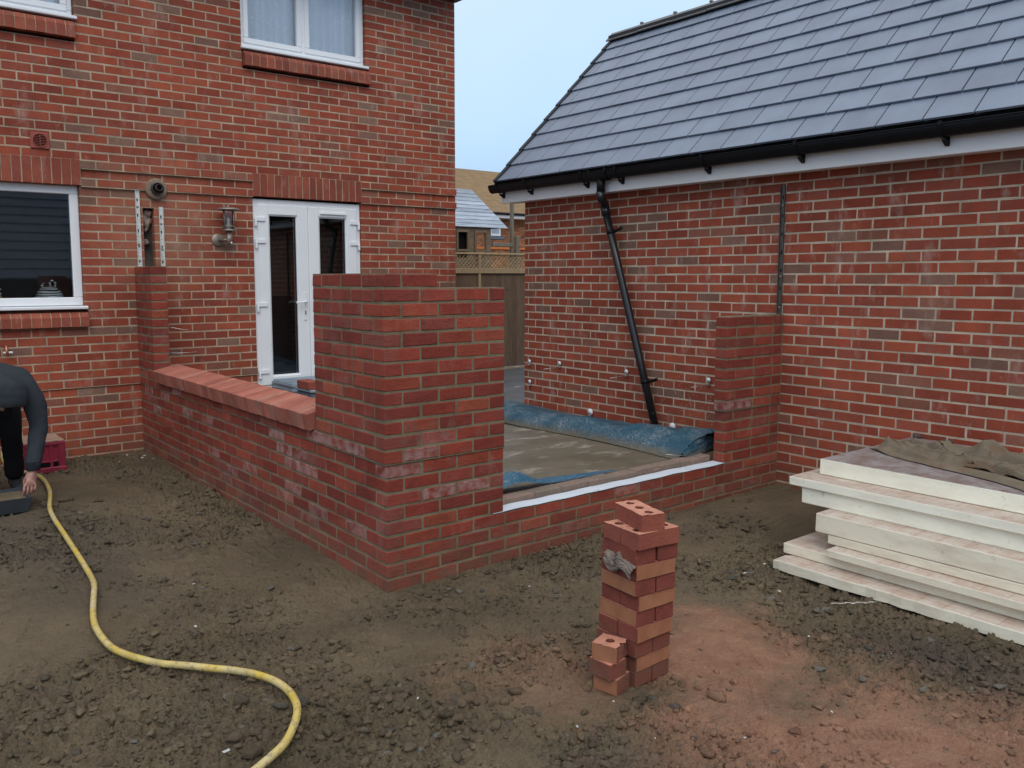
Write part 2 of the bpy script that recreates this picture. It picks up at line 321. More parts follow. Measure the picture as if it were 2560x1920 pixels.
class MB:
    def __init__(s): s.v = []; s.f = []; s.mi = []; s.n = 0; s.sm = []
    def add(s, V, F, mi=0, smooth=False):
        V = np.asarray(V, float); s.v.append(V); o = s.n
        for f in F: s.f.append([i+o for i in f]); s.mi.append(mi); s.sm.append(smooth)
        s.n += len(V); return s
    def cbox(s, x0, x1, y0, y1, z0, z1, mi=0, c=.003, jit=0., M4=None):
        h = np.array([(x1-x0)/2, (y1-y0)/2, (z1-z0)/2]); ce = np.array([(x0+x1)/2, (y0+y1)/2, (z0+z1)/2])
        c = min(c, h.min()*.45)
        V = CS*(h-c); V[np.arange(24), CA] = (CS*h)[np.arange(24), CA]
        if jit:
            k = np.clip(rng.normal(0, jit, (8, 3)), -1.6*jit, 1.6*jit); V = V+np.repeat(k, 3, 0)
        V = V+ce
        if M4 is not None: V = (np.array(M4)[:3, :3] @ V.T).T+np.array(M4)[:3, 3]
        return s.add(V, CF, mi)
    def box(s, x0, x1, y0, y1, z0, z1, mi=0):
        V = [(x, y, z) for x in (x0, x1) for y in (y0, y1) for z in (z0, z1)]
        return s.add(V, [(0, 1, 3, 2), (4, 6, 7, 5), (0, 4, 5, 1), (2, 3, 7, 6), (0, 2, 6, 4), (1, 5, 7, 3)], mi)
    def rbox(s, o, u, v, w, mi=0, c=.002):   # oriented box: corner o, edge vectors
        o, u, v, w = [np.array(a, float) for a in (o, u, v, w)]
        L = [np.linalg.norm(a) for a in (u, v, w)]; Mx = np.eye(4); Mx[:3, 0] = u/L[0]; Mx[:3, 1] = v/L[1]; Mx[:3, 2] = w/L[2]; Mx[:3, 3] = o
        return s.cbox(0, L[0], 0, L[1], 0, L[2], mi, c, M4=Mx)
    def prism(s, pts, axis, a, b, mi=0):     # extrude 2D polygon along axis
        n = len(pts); V = []
        for q in (a, b):
            for p in pts:
                w = list(p); w.insert(axis, q); V.append(w)
        F = [[i, (i+1) % n, n+(i+1) % n, n+i] for i in range(n)]+[list(range(n))[::-1], list(range(n, 2*n))]
        return s.add(V, F, mi)
    def tube(s, path, r, seg=12, mi=0, cap=True, smooth=True):
        P = [np.array(p, float) for p in path]; n = len(P); rr = r if hasattr(r, '__len__') else [r]*n
        V = []; F = []; up = None
        for i in range(n):
            d = P[min(i+1, n-1)]-P[max(i-1, 0)]; d = d/(np.linalg.norm(d)+1e-9)
            if up is None: up = np.array([0, 0, 1.]) if abs(d[2]) < .9 else np.array([0, 1., 0])
            a = np.cross(d, up); a /= np.linalg.norm(a)+1e-9; b = np.cross(a, d); up = b
            for k in range(seg):
                t = 2*math.pi*k/seg; V.append(P[i]+rr[i]*(math.cos(t)*a+math.sin(t)*b))
        for i in range(n-1):
            for k in range(seg):
                F.append([i*seg+k, i*seg+(k+1) % seg, (i+1)*seg+(k+1) % seg, (i+1)*seg+k])
        if cap: F += [list(range(seg))[::-1], list(range((n-1)*seg, n*seg))]
        return s.add(V, F, mi, smooth)
    def lathe(s, prof, o, ax=(0, 0, 1), seg=24, mi=0, smooth=True):
        ax = np.array(ax, float); ax /= np.linalg.norm(ax); a = np.cross(ax, (0, 1, 0) if abs(ax[1]) < .9 else (1, 0, 0)); a /= np.linalg.norm(a); b = np.cross(ax, a)
        V = []; F = []
        for r, h in prof:
            for k in range(seg):
                t = 2*math.pi*k/seg; V.append(np.array(o)+ax*h+r*(a*math.cos(t)+b*math.sin(t)))
        for i in range(len(prof)-1):
            for k in range(seg): F.append([i*seg+k, i*seg+(k+1) % seg, (i+1)*seg+(k+1) % seg, (i+1)*seg+k])
        return s.add(V, F, mi, smooth)
    def grid(s, X, Y, Z, mi=0, smooth=True):
        n, m = X.shape; V = np.stack([X.ravel(), Y.ravel(), Z.ravel()], 1)
        F = [[i*m+j, i*m+j+1, (i+1)*m+j+1, (i+1)*m+j] for i in range(n-1) for j in range(m-1)]
        return s.add(V, F, mi, smooth)
    def build(s, name, mats, parent=None, recalc=False):
        me = bpy.data.meshes.new(name); V = np.concatenate(s.v)
        me.from_pydata(V.tolist(), [], s.f); 
        for m in (mats if isinstance(mats, (list, tuple)) else [mats]): me.materials.append(m)
        me.polygons.foreach_set('material_index', s.mi); me.polygons.foreach_set('use_smooth', s.sm)
        if recalc:
            b = bmesh.new(); b.from_mesh(me); bmesh.ops.recalc_face_normals(b, faces=b.faces); b.to_mesh(me); b.free()
        me.update()
        o = bpy.data.objects.new(name, me); COL.objects.link(o)
        if parent is not None:
            o.parent = parent
            w = parent.location.copy(); q = parent.parent
            while q is not None: w += q.location; q = q.parent
            me.transform(Matrix.Translation(-w))
        return o
def tag(o, label=None, cat=None, group=None, kind=None):
    if label: o['label'] = label
    if cat: o['category'] = cat
    if group: o['group'] = group
    if kind: o['kind'] = kind
    return o
def empty(name, loc, label, cat, group=None):
    o = bpy.data.objects.new(name, None); o.location = loc; o.empty_display_size = .1; COL.objects.link(o); return tag(o, label, cat, group)
# ------------------------------------------------------------------ key dimensions (metres; z = 0 at the plinth ledge, ground about -0.66)
HL = 4.296; HX = 3.536; GX = 3.478
BL, BG, CH = .215, .010, .075
def gz(x, y):
    return -.668+.058*np.clip(y/4.3, 0, 1)+.045*np.clip((x-.3)/3.1, 0, 1)*np.clip((y+1.2)/1.2, 0, 1)
def cut(iv, holes):
    out = [iv]
    for a, b in holes:
        nx = []
        for p, q in out:
            if b <= p or a >= q: nx.append((p, q)); continue
            if a > p: nx.append((p, a))
            if b < q: nx.append((b, q))
        out = nx
    return [i for i in out if i[1]-i[0] > .012]
def wall(mb, axis, face, sgn, u0, u1, r0, r1, holes=(), off=0., depth=.1, proj=None, jit=.0003, mort=.0016, phase=0, skip=None):
    """brick facework: axis 0 runs along X (face is a Y), axis 1 along Y (face is an X); sgn = outward direction; rows r0..r1 of 75 mm"""
    for r in range(r0, r1):
        z0 = r*CH; z1 = z0+CH
        hs = [(a, b) for (a, b, c, d) in holes if c < z0+.04 and d > z0+.035]
        f = face+sgn*(proj(r) if proj else 0.)
        st = off+(((r+phase) % 2)*.1125)
        def put(fn, a, b, za, zb, inset, **k):
            y0, y1 = sorted((f-sgn*inset, f-sgn*depth))
            if axis == 0: fn(a, b, y0, y1, za, zb, **k)
            else: fn(y0, y1, a, b, za, zb, **k)
        for a, b in cut((u0, u1), hs): put(mb.box, a+.001, b-.001, z0-.0005, z1-.0005, mort, mi=1)
        for A_, B_ in cut((u0, u1), hs):
            k = math.floor((A_-st)/.225)-1; pcs = []
            while st+k*.225 < B_:
                p = max(st+k*.225+BG/2, A_); q = min(st+k*.225+BG/2+BL, B_); k += 1
                if q-p > .045: pcs.append([p, q])
            if not pcs: continue
            if pcs[0][0]-A_ < .065: pcs[0][0] = A_
            if B_-pcs[-1][1] < .065: pcs[-1][1] = B_
            for p, q in pcs:
                j = rng.uniform(-.0004, .0007); e0, e1, e2, e3 = np.clip(rng.normal(0, .0011, 4), -.0025, .0025)
                if p == A_: e0 = -.0002
                if q == B_: e1 = .0002
                put(lambda *A, **K: mb.cbox(*A, jit=jit, c=.0028, **K), p+e0, q+e1, z0+.0056+e2, z1-.0056+e3, -j, mi=0)
# ------------------------------------------------------------------ ground
def axis_pts(a, b, step, lo, hi, far):
    core = np.arange(a, b, step); out = [far_ for far_ in ()]
    l = [a]; s = step
    while l[-1] > lo: s *= 1.35; l.append(l[-1]-s)
    h = [core[-1]]; s = step
    while h[-1] < hi: s *= 1.35; h.append(h[-1]+s)
    return np.concatenate([np.array(l[1:])[::-1], core, np.array(h[1:])])
def crumble(x, y):
    m = fbm(x*.95+3.1, y*.95+8.2, 5, 5)
    m = sstep(.42, .60, m+.10*(fbm(x*4, y*4, 21, 3)-.5))
    for cx, cy, rx, ry, w in [(.46, -.51, .5, .35, .7), (.0, -.95, .55, .35, .75), (-.75, .35, .45, .45, .7), (-1.05, -.6, .35, .3, .7), (1.35, -2.2, .4, .6, .9), (-1.1, 1.6, .35, .8, .55), (.45, -1.25, .3, .25, .9), (-.5, -1.2, .3, .3, .6), (1.5, -.6, .5, .3, .45), (2.6, -.45, .7, .35, .8), (1.2, -.15, .8, .12, .7), (-.12, 1.5, .12, 2., .5), (-.4, 3.9, .6, .3, .6)]:
        m = np.maximum(m, w*np.exp(-((x-cx)/rx)**2-((y-cy)/ry)**2))
    for cx, cy, rx, ry, w in [(-.4, -.63, .28, .22, 1.), (-1.55, .7, .35, .35, .9), (-.25, .85, .4, .5, .75), (.73, -2.36, .45, .45, .9), (.6, -1.8, .5, .35, .7), (.85, -1.4, .3, .3, .6), (-.6, 2.6, .35, .8, .6)]:
        m = m*(1-w*np.exp(-((x-cx)/rx)**2-((y-cy)/ry)**2))
    return m
PRINTS = [(-.42, -.55, 1.9), (-.22, -.80, 2.0), (.62, -1.75, .7), (.85, -1.55, .9), (.70, -2.25, 2.4), (-.28, .95, 1.6), (-.52, 1.30, 1.75), (-1.52, .62, 1.2), (-.62, 2.5, 1.4), (1.0, -.75, .3), (.25, -2.0, 1.1)]
def gheight(x, y):
    m = crumble(x, y); wx = x+.02*(fbm(x*18, y*18, 31, 2)-.5); wy = y+.02*(fbm(x*18, y*18, 33, 2)-.5)
    f1, f2, c = worley(wx*17, wy*19, 3); g1, g2, c2 = worley(wx*36, wy*40, 4); k1, k2, c3 = worley(wx*75, wy*82, 6)
    h = .030*(fbm(x*1.3, y*1.3, 2, 3)-.5)+.012*(fbm(x*7, y*7, 9, 4)-.5)+.007*(fbm(x*38, y*38, 19, 4)-.5)
    P = lambda a, b, w: np.sqrt(np.clip((b-a)/w, 0, 1))
    cl = P(f1, f2, .3)*np.maximum(c-.2, 0)*.034+P(g1, g2, .32)*(.15+.85*c2)*.027+P(k1, k2, .4)*(.2+.8*c3)*.015
    m = np.clip(m*(.75+.6*fbm(x*5, y*5, 23, 3)), 0, 1)
    q = sstep(.50, .68, fbm(x*11, y*15, 71, 4)); pit = q*(.25+.75*sstep(.45, .6, fbm(x*2.6, y*2.6, 79, 3)))
    h = h+m*(cl-.030)+pit*(1-m)*(P(k1, k2, .45)*c3*.014+P(g1, g2, .35)*c2*.016-.017)
    for bx, by, ba in PRINTS:
        sel = (np.abs(x-bx) < .22) & (np.abs(y-by) < .22)
        if not sel.any(): continue
        u = (x[sel]-bx)*math.cos(ba)+(y[sel]-by)*math.sin(ba); v = -(x[sel]-bx)*math.sin(ba)+(y[sel]-by)*math.cos(ba)
        wd = .046-.012*np.exp(-((u+.035)/.04)**2); e = sstep(1.12, .88, np.maximum(np.abs(u)/.142, np.abs(v)/wd)); rim = sstep(1.5, 1.1, np.maximum(np.abs(u)/.142, np.abs(v)/wd))-e
        h[sel] = h[sel]*(1-.75*e)-e*(.008+.0045*np.sign(np.sin(u*230+np.sign(v)*.8)))+rim*.003
    return gz(x, y)+h*sstep(6, 3.5, np.hypot(x, y-1)*.8)
xs = axis_pts(-2.1, 2.3, .0066, -60, 60, 0); ys = axis_pts(.6, 4.3, .0115, -60, 60, 0); ys = np.concatenate([ys_f for ys_f in (axis_pts(-2.8, .6, .0062, -60, .59, 0), ys[ys > .605])]); ys = np.unique(ys)
X, Y = np.meshgrid(xs, ys, indexing='xy'); Z = gheight(X, Y)
n, m = X.shape
me = bpy.data.meshes.new('ground'); me.vertices.add(n*m); me.vertices.foreach_set('co', np.stack([X.ravel(), Y.ravel(), Z.ravel()], 1).ravel())
ii = (np.arange(n-1)[:, None]*m+np.arange(m-1)[None, :]).ravel(); q = np.stack([ii, ii+1, ii+m+1, ii+m], 1)
me.loops.add(q.size); me.loops.foreach_set('vertex_index', q.ravel()); me.polygons.add(len(q)); me.polygons.foreach_set('loop_start', np.arange(len(q))*4); me.polygons.foreach_set('loop_total', np.full(len(q), 4)); me.polygons.foreach_set('use_smooth', np.ones(len(q), bool))
me.update(calc_edges=True); me.materials.append(M['ground'])
gr = bpy.data.objects.new('ground', me); COL.objects.link(gr); tag(gr, 'trodden brown mud with crumbly clods and reddish brick dust', kind='structure')
# clods and pebbles: uncountable
def ico(sub):
    b = bmesh.new(); bmesh.ops.create_icosphere(b, subdivisions=sub, radius=1); V = np.array([v.co[:] for v in b.verts]); F = [[v.index for v in f.verts] for f in b.faces]; b.free(); return V, F
IV, IF = ico(2); IV1, IF1 = ico(1)
def rock(V, sh=.25):
    k = rng.normal(0, 1, (5, 3)); d = 1+sh*sum(np.sin(V @ k[i]*2.2+i) for i in range(5))/2.2
    return V*d[:, None]
VAR = [rock(IV, .3) for _ in range(8)]; VAR1 = [rock(IV1, .3) for _ in range(8)]
rk = MB(); RK = []
class Rocks:
    def __init__(s): s.v = []; s.f = []; s.n = 0
    def add(s, V, F): s.v.append(V); s.f.append(F+s.n); s.n += len(V)
RB = Rocks(); IFa, IF1a = np.array(IF), np.array(IF1)
def inside(x, y): return (x > -.015 and y > -.015) or (x > 1.8 and y < -1.) or y > 4.27
def put_rock(x, y, z, s, flat=.6, sink=.12):
    big = s > .0125; V = (VAR if big else VAR1)[rng.integers(8)]; a = rng.uniform(0, 6.28); ca, sa = math.cos(a), math.sin(a)
    W = V*np.array([s*rng.uniform(.85, 1.45), s*rng.uniform(.7, 1.), s*rng.uniform(flat-.15, flat+.15)])
    W = np.stack([W[:, 0]*ca-W[:, 1]*sa+x, W[:, 0]*sa+W[:, 1]*ca+y, W[:, 2]+z+s*sink], 1); RB.add(W, IFa if big else IF1a)
NC = 190000
cx_ = rng.uniform(-2.0, 2.5, NC); cy_ = rng.uniform(-2.8, 4.25, NC); mm = crumble(cx_, cy_)*(.45+1.1*fbm(cx_*5, cy_*5, 23, 3))
near = np.clip(1.15-.20*(cy_+1.2), .10, 1.); keep = rng.random(NC) < (np.clip(mm, 0, 1)**1.6*.42+.006)*near
kx, ky = cx_[keep], cy_[keep]; kz = gheight(kx, ky)
for x, y, z in zip(kx, ky, kz):
    if inside(x, y): continue
    put_rock(x, y, z, min(.0040+rng.exponential(.0046), .021), .50, .06)
# pebbles along the dwarf wall foot and beside the hose
for (cx, cy, sx, sy, k, lo, hi) in [(-1.06, 2.86, .04, .05, 14, .012, .032), (.95, -.07, .55, .04, 60, .006, .016), (-1.0, 2.45, .10, .22, 90, .008, .026), (-1.12, 1.7, .1, .3, 50, .006, .02), (-.2, 4.1, .25, .12, 60, .005, .013), (-1.0, -.95, .25, .15, 30, .01, .03), (2.3, -.3, .5, .12, 50, .006, .016), (-.45, -1.2, .25, .2, 40, .01, .028), (.45, -1.62, .15, .06, 14, .012, .026)]:
    for _ in range(k):
        x = rng.normal(cx, sx); y = rng.normal(cy, sy)
        if inside(x, y): continue
        put_rock(x, y, gheight(np.array([x]), np.array([y]))[0], rng.uniform(lo, hi), .6, .2)
V_ = np.concatenate(RB.v); F_ = np.concatenate(RB.f); me = bpy.data.meshes.new('gravel')
me.vertices.add(len(V_)); me.vertices.foreach_set('co', V_.ravel()); me.loops.add(F_.size); me.loops.foreach_set('vertex_index', F_.ravel()); me.polygons.add(len(F_))
me.polygons.foreach_set('loop_start', np.arange(len(F_))*3); me.polygons.foreach_set('loop_total', np.full(len(F_), 3)); me.update(calc_edges=True); me.materials.append(M['rocks'])
gv = bpy.data.objects.new('gravel', me); COL.objects.link(gv); tag(gv, 'loose mud clods and pebbles strewn over the ground', 'gravel', kind='stuff')
print('ROCKS', len(RB.v), len(F_))
lit = MB()
for (x, y, s) in [(1.643, -1., .016), (1.628, -1.218, .018), (-.10, 3.95, .02), (-.18, 4.12, .016), (-.06, 4.02, .014), (.62, -.4, .009), (-.92, .2, .012), (1.25, -1.62, .008), (.7, -2.05, .007), (-1.21, -.955, .017), (-.5, -1.05, .007), (.1, -1.5, .006), (.3, -1.95, .007), (-.3, 3.9, .01), (-.02, 3.9, .012), (1.9, -.95, .01), (1.35, -1.95, .01), (-.75, .72, .01), (.05, -1.75, .007), (-.14, -1.55, .008)]:
    z = gheight(np.array([x]), np.array([y]))[0]; a = rng.uniform(0, 3)
    Mx = Matrix.Translation((x, y, z+.004)) @ Matrix.Rotation(a, 4, 'Z') @ Matrix.Rotation(rng.uniform(-.3, .3), 4, 'X')
    s *= .75; lit.cbox(-s, s, -s*.5, s*.5, -.002, .003, c=.001, jit=s*.12, M4=Mx)
tag(lit.build('litter', M['litter']), 'tiny white plastic scraps scattered on the mud', 'litter', kind='stuff')
# ------------------------------------------------------------------ house
house = empty('brick_house', (1.2, HL, -.66), 'two storey red brick house wall with white windows and french door', 'house')
HF = [M['brick_house'], M['mortar_buff']]
W_LOW = (-1.65, -.422, .66, 1.725); W_UP = (1.055, 2.398, 3.105, 3.98); W_TL = (-1.75, -.395, 3.105, 3.98); DOOR = (1.12, 2.309, -.165, 1.735)
CHASE = (.094, .19, 1.04, 1.59)
mb = MB()
holes = [W_LOW, W_UP, W_TL, DOOR, CHASE, (-1.75, -.41, 1.72, 1.955), (1.12, 2.309, 1.72, 1.955), (-1.75, -.40, .52, .67), (1.06, 2.43, 2.93, 3.12), (-1.75, -.40, 2.93, 3.12)]
def hproj(r): return .014 if r == 0 else (.024 if r in (23, 25) else 0.)
wall(mb, 0, HL, -1, -4., HX, -10, 54, holes, off=.05, proj=hproj)
wall(mb, 1, HX, 1, HL+.112, HL+4.5, -10, 54, off=HL, depth=.1)
hw = mb.build('wall', HF, house)
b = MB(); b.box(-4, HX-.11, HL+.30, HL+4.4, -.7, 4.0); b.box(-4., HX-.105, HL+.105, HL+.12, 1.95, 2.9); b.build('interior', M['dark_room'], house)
# brick on end arches
for x0, x1 in ((-1.75, -.41), (1.12, 2.309)):
    a = MB(); k = int(round((x1-x0)/.075)); w = (x1-x0)/k
    a.box(x0+.001, x1-.001, HL-.0205, HL+.1, 1.737, 1.949, 1)
    for i in range(k): a.cbox(x0+i*w+.0036, x0+(i+1)*w-.0036, HL-.024+rng.normal(0, .001), HL+.1, 1.735, 1.951, 0, .003, .0012)
    a.build('soldier_arch', [M['brick_arch'], M['mortar_buff']], house)
# brick window sills (sloping headers)
def brick_sill(x0, x1, zb, zt, out, name, par, mats):
    s = MB(); k = max(1, int(round((x1-x0)/.075))); w = (x1-x0)/k
    s.prism([(HL-out+.0025, zb+.003), (HL+.09, zb+.003), (HL+.09, zt+.009), (HL-out+.037, zt-.002), (HL-out+.0025, zt-.0435)], 0, x0+.02, x1-.02, 1)
    for i in range(k):
        d = rng.uniform(-.001, .0006)
        s.prism([(HL-out+d, zb+rng.normal(0, .001)), (HL+.1, zb), (HL+.1, zt+.012), (HL-out+.035+d, zt), (HL-out+d, zt-.041)], 0, x0+i*w+.0036, x0+(i+1)*w-.0036, 0)
    return s.build(name, mats, par, True)
brick_sill(-1.75, -.402, .532, .655, .05, 'brick_sill', house, [M['brick_arch'], M['mortar_buff']])
brick_sill(1.062, 2.428, 2.95, 3.085, .055, 'brick_sill', house, [M['brick_arch'], M['mortar_buff']])
brick_sill(-1.75, -.40, 2.95, 3.085, .055, 'brick_sill', house, [M['brick_arch'], M['mortar_buff']])
def frame(mb, x0, x1, z0, z1, w, y0, y1, mi=0, c=.006):
    mb.cbox(x0, x1, y0, y1, z0, z0+w, mi, c); mb.cbox(x0, x1, y0, y1, z1-w, z1, mi, c)
    mb.cbox(x0, x0+w, y0, y1, z0+w, z1-w, mi, c); mb.cbox(x1-w, x1, y0, y1, z0+w, z1-w, mi, c)
def window(x0, x1, z0, z1, lights, fw=.058, casement=False):
    f = MB(); y0 = HL+.045; frame(f, x0, x1, z0, z1, fw, y0, y0+.06)
    n = len(lights)
    for xx in lights[1:]: f.cbox(xx-.028, xx+.028, y0+.001, y0+.059, z0+fw, z1-fw, 0, .005)
    w = f.build('window', M['upvc'], house)
    edges = list(lights)+[x1]
    for i in range(len(edges)-1):
        a = edges[i]+(fw if i == 0 else .028); c = edges[i+1]-(fw if i == len(edges)-2 else .028)
        if casement:
            s = MB(); frame(s, a-.012, c+.012, z0+fw-.012, z1-fw+.012, .052, y0-.010, y0+.05); s.build('casement', M['upvc'], w)
            a += .04; c -= .04; za, zb = z0+fw+.04, z1-fw-.04
        else: za, zb = z0+fw, z1-fw
        p = MB(); p.box(a-.004, c+.004, y0+.022, y0+.026, za-.004, zb+.004); p.build('pane', M['glass_upper' if casement else 'glass'], w)
    s = MB(); s.cbox(x0-.01, x1+.022, HL-.035, HL+.05, z0-.03, z0-.002, 0, .006); s.build('cill', M['upvc'], w)
    return w
window(-1.63, -.424, .712, 1.735, [-1.63], .072)
window(1.055, 2.395, 3.135, 3.975, [1.055, 1.712], .05, True)
window(-1.75, -.40, 3.135, 3.975, [-1.75, -1.07], .05, True)
# french door
dr = MB(); y0 = HL+.02; x0, x1 = 1.122, 2.306
dr.cbox(x0, x0+.055, y0, y0+.065, -.15, 1.715, 0, .006); dr.cbox(x1-.055, x1, y0, y0+.065, -.15, 1.715, 0, .006); dr.cbox(x0+.055, x1-.055, y0, y0+.065, 1.655, 1.715, 0, .006); dr.cbox(x0+.055, x1-.055, y0, y0+.065, -.15, -.10, 0, .006)
door = dr.build('french_door', M['upvc'], house)
for a, c, side in ((x0+.045, 1.706, 0), (1.708, x1-.045, 1)):
    l = MB(); za, zb = -.12, 1.665; gl0, gl1 = a+.118, c-.118
    l.cbox(a, gl0, y0-.012, y0+.05, za, zb, 0, .008); l.cbox(gl1, c, y0-.012, y0+.05, za, zb, 0, .008)
    l.cbox(gl0, gl1, y0-.012, y0+.05, za, -.03, 0, .006); l.cbox(gl0, gl1, y0-.012, y0+.05, 1.565, zb, 0, .006)
    frame(l, gl0-.004, gl1+.004, -.034, 1.569, .014, y0+.0, y0+.02, 0, .003)
    l.build('door_leaf', M['upvc'], door)
    p = MB(); p.box(gl0, gl1, y0+.022, y0+.026, -.03, 1.565); p.build('pane', M['glass'], door)
    sp = MB(); sp.box(gl0+.022, gl0+.028, y0+.030, y0+.034, -.03, 1.565); sp.box(gl1-.028, gl1-.022, y0+.030, y0+.034, -.03, 1.565); sp.build('glazing_spacer', M['steel'], door)
    for hz in (1.50, 1.285, .665, .0):
        h = MB(); xh = a-.03 if side == 0 else c-.045
        h.cbox(xh if side == 0 else xh-.035, xh+.11 if side == 0 else xh+.075, y0-.026, y0-.012, hz, hz+.042, 0, .006)
        xx = xh-.002 if side == 0 else xh+.052
        h.cbox(xx, xx+.024, y0-.03, y0-.011, hz-.05, hz+.02, 0, .006); h.build('hinge', M['upvc'], door)
v = MB(); v.cbox(1.835, 2.135, y0-.028, y0-.012, 1.592, 1.618, 0, .006); v.build('trickle_vent', M['upvc'], door)
h = MB(); h.cbox(1.638, 1.664, y0-.022, y0-.011, .52, .80, 0, .008); h.tube([(1.651, y0-.02, .705), (1.651, y0-.06, .705), (1.62, y0-.066, .705), (1.535, y0-.062, .70)], [.011, .011, .0105, .009], 10); h.cbox(1.535, 1.56, y0-.07, y0-.054, .688, .716, 0, .005); h.build('handle', M['upvc'], door)
k = MB(); k.cbox(1.6455, 1.6565, y0-.0245, y0-.02, .575, .615, 0, .002); k.build('keyhole', M['black'], door)
# air vent
v = MB(); vx, vz = -.707, 2.085
v.cbox(vx-.072, vx+.072, HL-.014, HL+.01, vz-.068, vz+.066, 0, .006)
v.lathe([(.05, 0), (.054, .006), (.058, .006), (.060, 0)], (vx, HL-.014, vz), (0, -1, 0), 28)
o = v.build('air_vent', [M['terracotta']], house)
v = MB(); v.lathe([(0.0001, .0), (.05, .0)], (vx, HL-.0155, vz), (0, -1, 0), 28); v.build('vent_grille', M['black'], o)
v = MB()
for i in range(-3, 4):
    hw_ = math.sqrt(max(.049**2-(i*.013)**2, 0)); v.cbox(vx-hw_, vx+hw_, HL-.02, HL-.016, vz+i*.013-.002, vz+i*.013+.002, 0, .001)
v.cbox(vx-.002, vx+.002, HL-.021, HL-.016, vz-.049, vz+.049, 0, .001); v.build('vent_slat', M['terracotta'], o)
# chase left in the brickwork
c = MB(); c.box(.094, .19, HL+.085, HL+.10, 1.03, 1.6, 0); c.build('wall_chase', mortar_mat('rough chase', (.07, .06, .052), .5), house)
c = MB()
for z0, s in ((1.47, .05), (1.43, .045), (1.52, .04), (1.27, .03), (1.39, .03)):
    c = MB(); V = rock(IV, .35)*np.array([s*.8, .03, s]); c.add(V+np.array([rng.uniform(.12, .165), HL+.07, z0]), IF, 0, True)
    c.build('mortar_lump', M['lump'], house)
# eaves and roof
e = MB(); e.cbox(-4.2, HX+.03, HL-.30, HL+.02, 4.0, 4.02, 0, .003); e.cbox(-4.2, HX+.03, HL-.325, HL-.302, 3.985, 4.17, 0, .003); e.build('eaves_board', simple('dark eaves', (.035, .03, .03), .5, .4), house)
e = MB(); e.prism([(HL-.38, 4.13), (HL+4.5, 7.2), (HL+9.4, 4.13), (HL+9.4, 4.05), (HL+4.5, 7.1), (HL-.36, 4.06)], 0, -4.3, HX+.05); e.build('roof', M['slate'], house, True)
# things on and behind the house wall
lamp = empty('wall_lantern', (.815, HL, 1.25), 'stainless steel outdoor wall lantern with glass cylinder beside the french door', 'wall light')
l = MB(); lx, ly = .825, HL-.135
l.lathe([(.0001, .012), (.055, .012), (.062, .004), (.062, 0)], (.765, HL-.003, 1.305), (0, -1, 0), 28); l.build('wall_plate', M['steel'], lamp)
l = MB(); l.tube([(.775, HL-.01, 1.305), (lx, ly, 1.305)], .017, 12); l.tube([(lx, ly, 1.245), (lx, ly, 1.385)], .026, 16); l.lathe([(.0001, 0), (.062, 0), (.062, .014), (.0001, .014)], (lx, ly, 1.385), seg=28)
for k in range(4):
    a = k*math.pi/2+.5; l.tube([(lx+.060*math.cos(a), ly+.060*math.sin(a), 1.39), (lx+.060*math.cos(a), ly+.060*math.sin(a), 1.585)], .004, 6)
l.lathe([(.058, 0), (.063, .004), (.058, .008)], (lx, ly, 1.425), seg=28); l.build('lamp_body', M['steel'], lamp)
l = MB(); l.lathe([(.052, 0), (.052, .185)], (lx, ly, 1.397), seg=28); l.build('glass_cylinder', M['lamp_glass'], lamp)
l = MB(); l.lathe([(.0001, 0), (.018, 0), (.018, .05), (.012, .06), (.014, .10), (.0001, .115)], (lx, ly, 1.40), seg=16); l.build('bulb', M['white_plastic'], lamp)
l = MB(); l.lathe([(.0001, -.002), (.10, -.012), (.108, -.006), (.10, .004), (.05, .018), (.0001, .026)], (lx, ly, 1.588), seg=32); l.lathe([(.008, 0), (.006, .018), (.0001, .02)], (lx, ly, 1.608), seg=10); l.build('lamp_cap', M['steel'], lamp)
l = MB(); l.lathe([(.011, 0), (.008, .006), (.0001, .008)], (lx+.012, ly-.02, 1.275), (.4, -1, 0), 12); l.build('sensor', M['white_plastic'], lamp)
fl = empty('flue_pipe', (.212, HL, 1.744), 'dusty round flue outlet with dark open pipe above the brick pier', 'flue')
f = MB(); f.lathe([(.052, .008), (.085, .010), (.094, .004), (.094, -.02)], (.212, HL-.026, 1.744), (0, -1, 0), 36); f.build('collar', M['dust_disc'], fl)
f = MB(); f.lathe([(.052, 0), (.052, .055), (.047, .055), (.044, .02), (.044, -.05), (.0001, -.05)], (.212, HL-.026, 1.744), (0, -1, 0), 32); f.lathe([(.031, -.04), (.031, .085), (.027, .085), (.027, -.03), (.0001, -.03)], (.216, HL-.026, 1.752), (0, -1, 0), 28); f.build('pipe', simple('dark flue pipe', (.04, .033, .03), .6, .4, var=.3), fl)
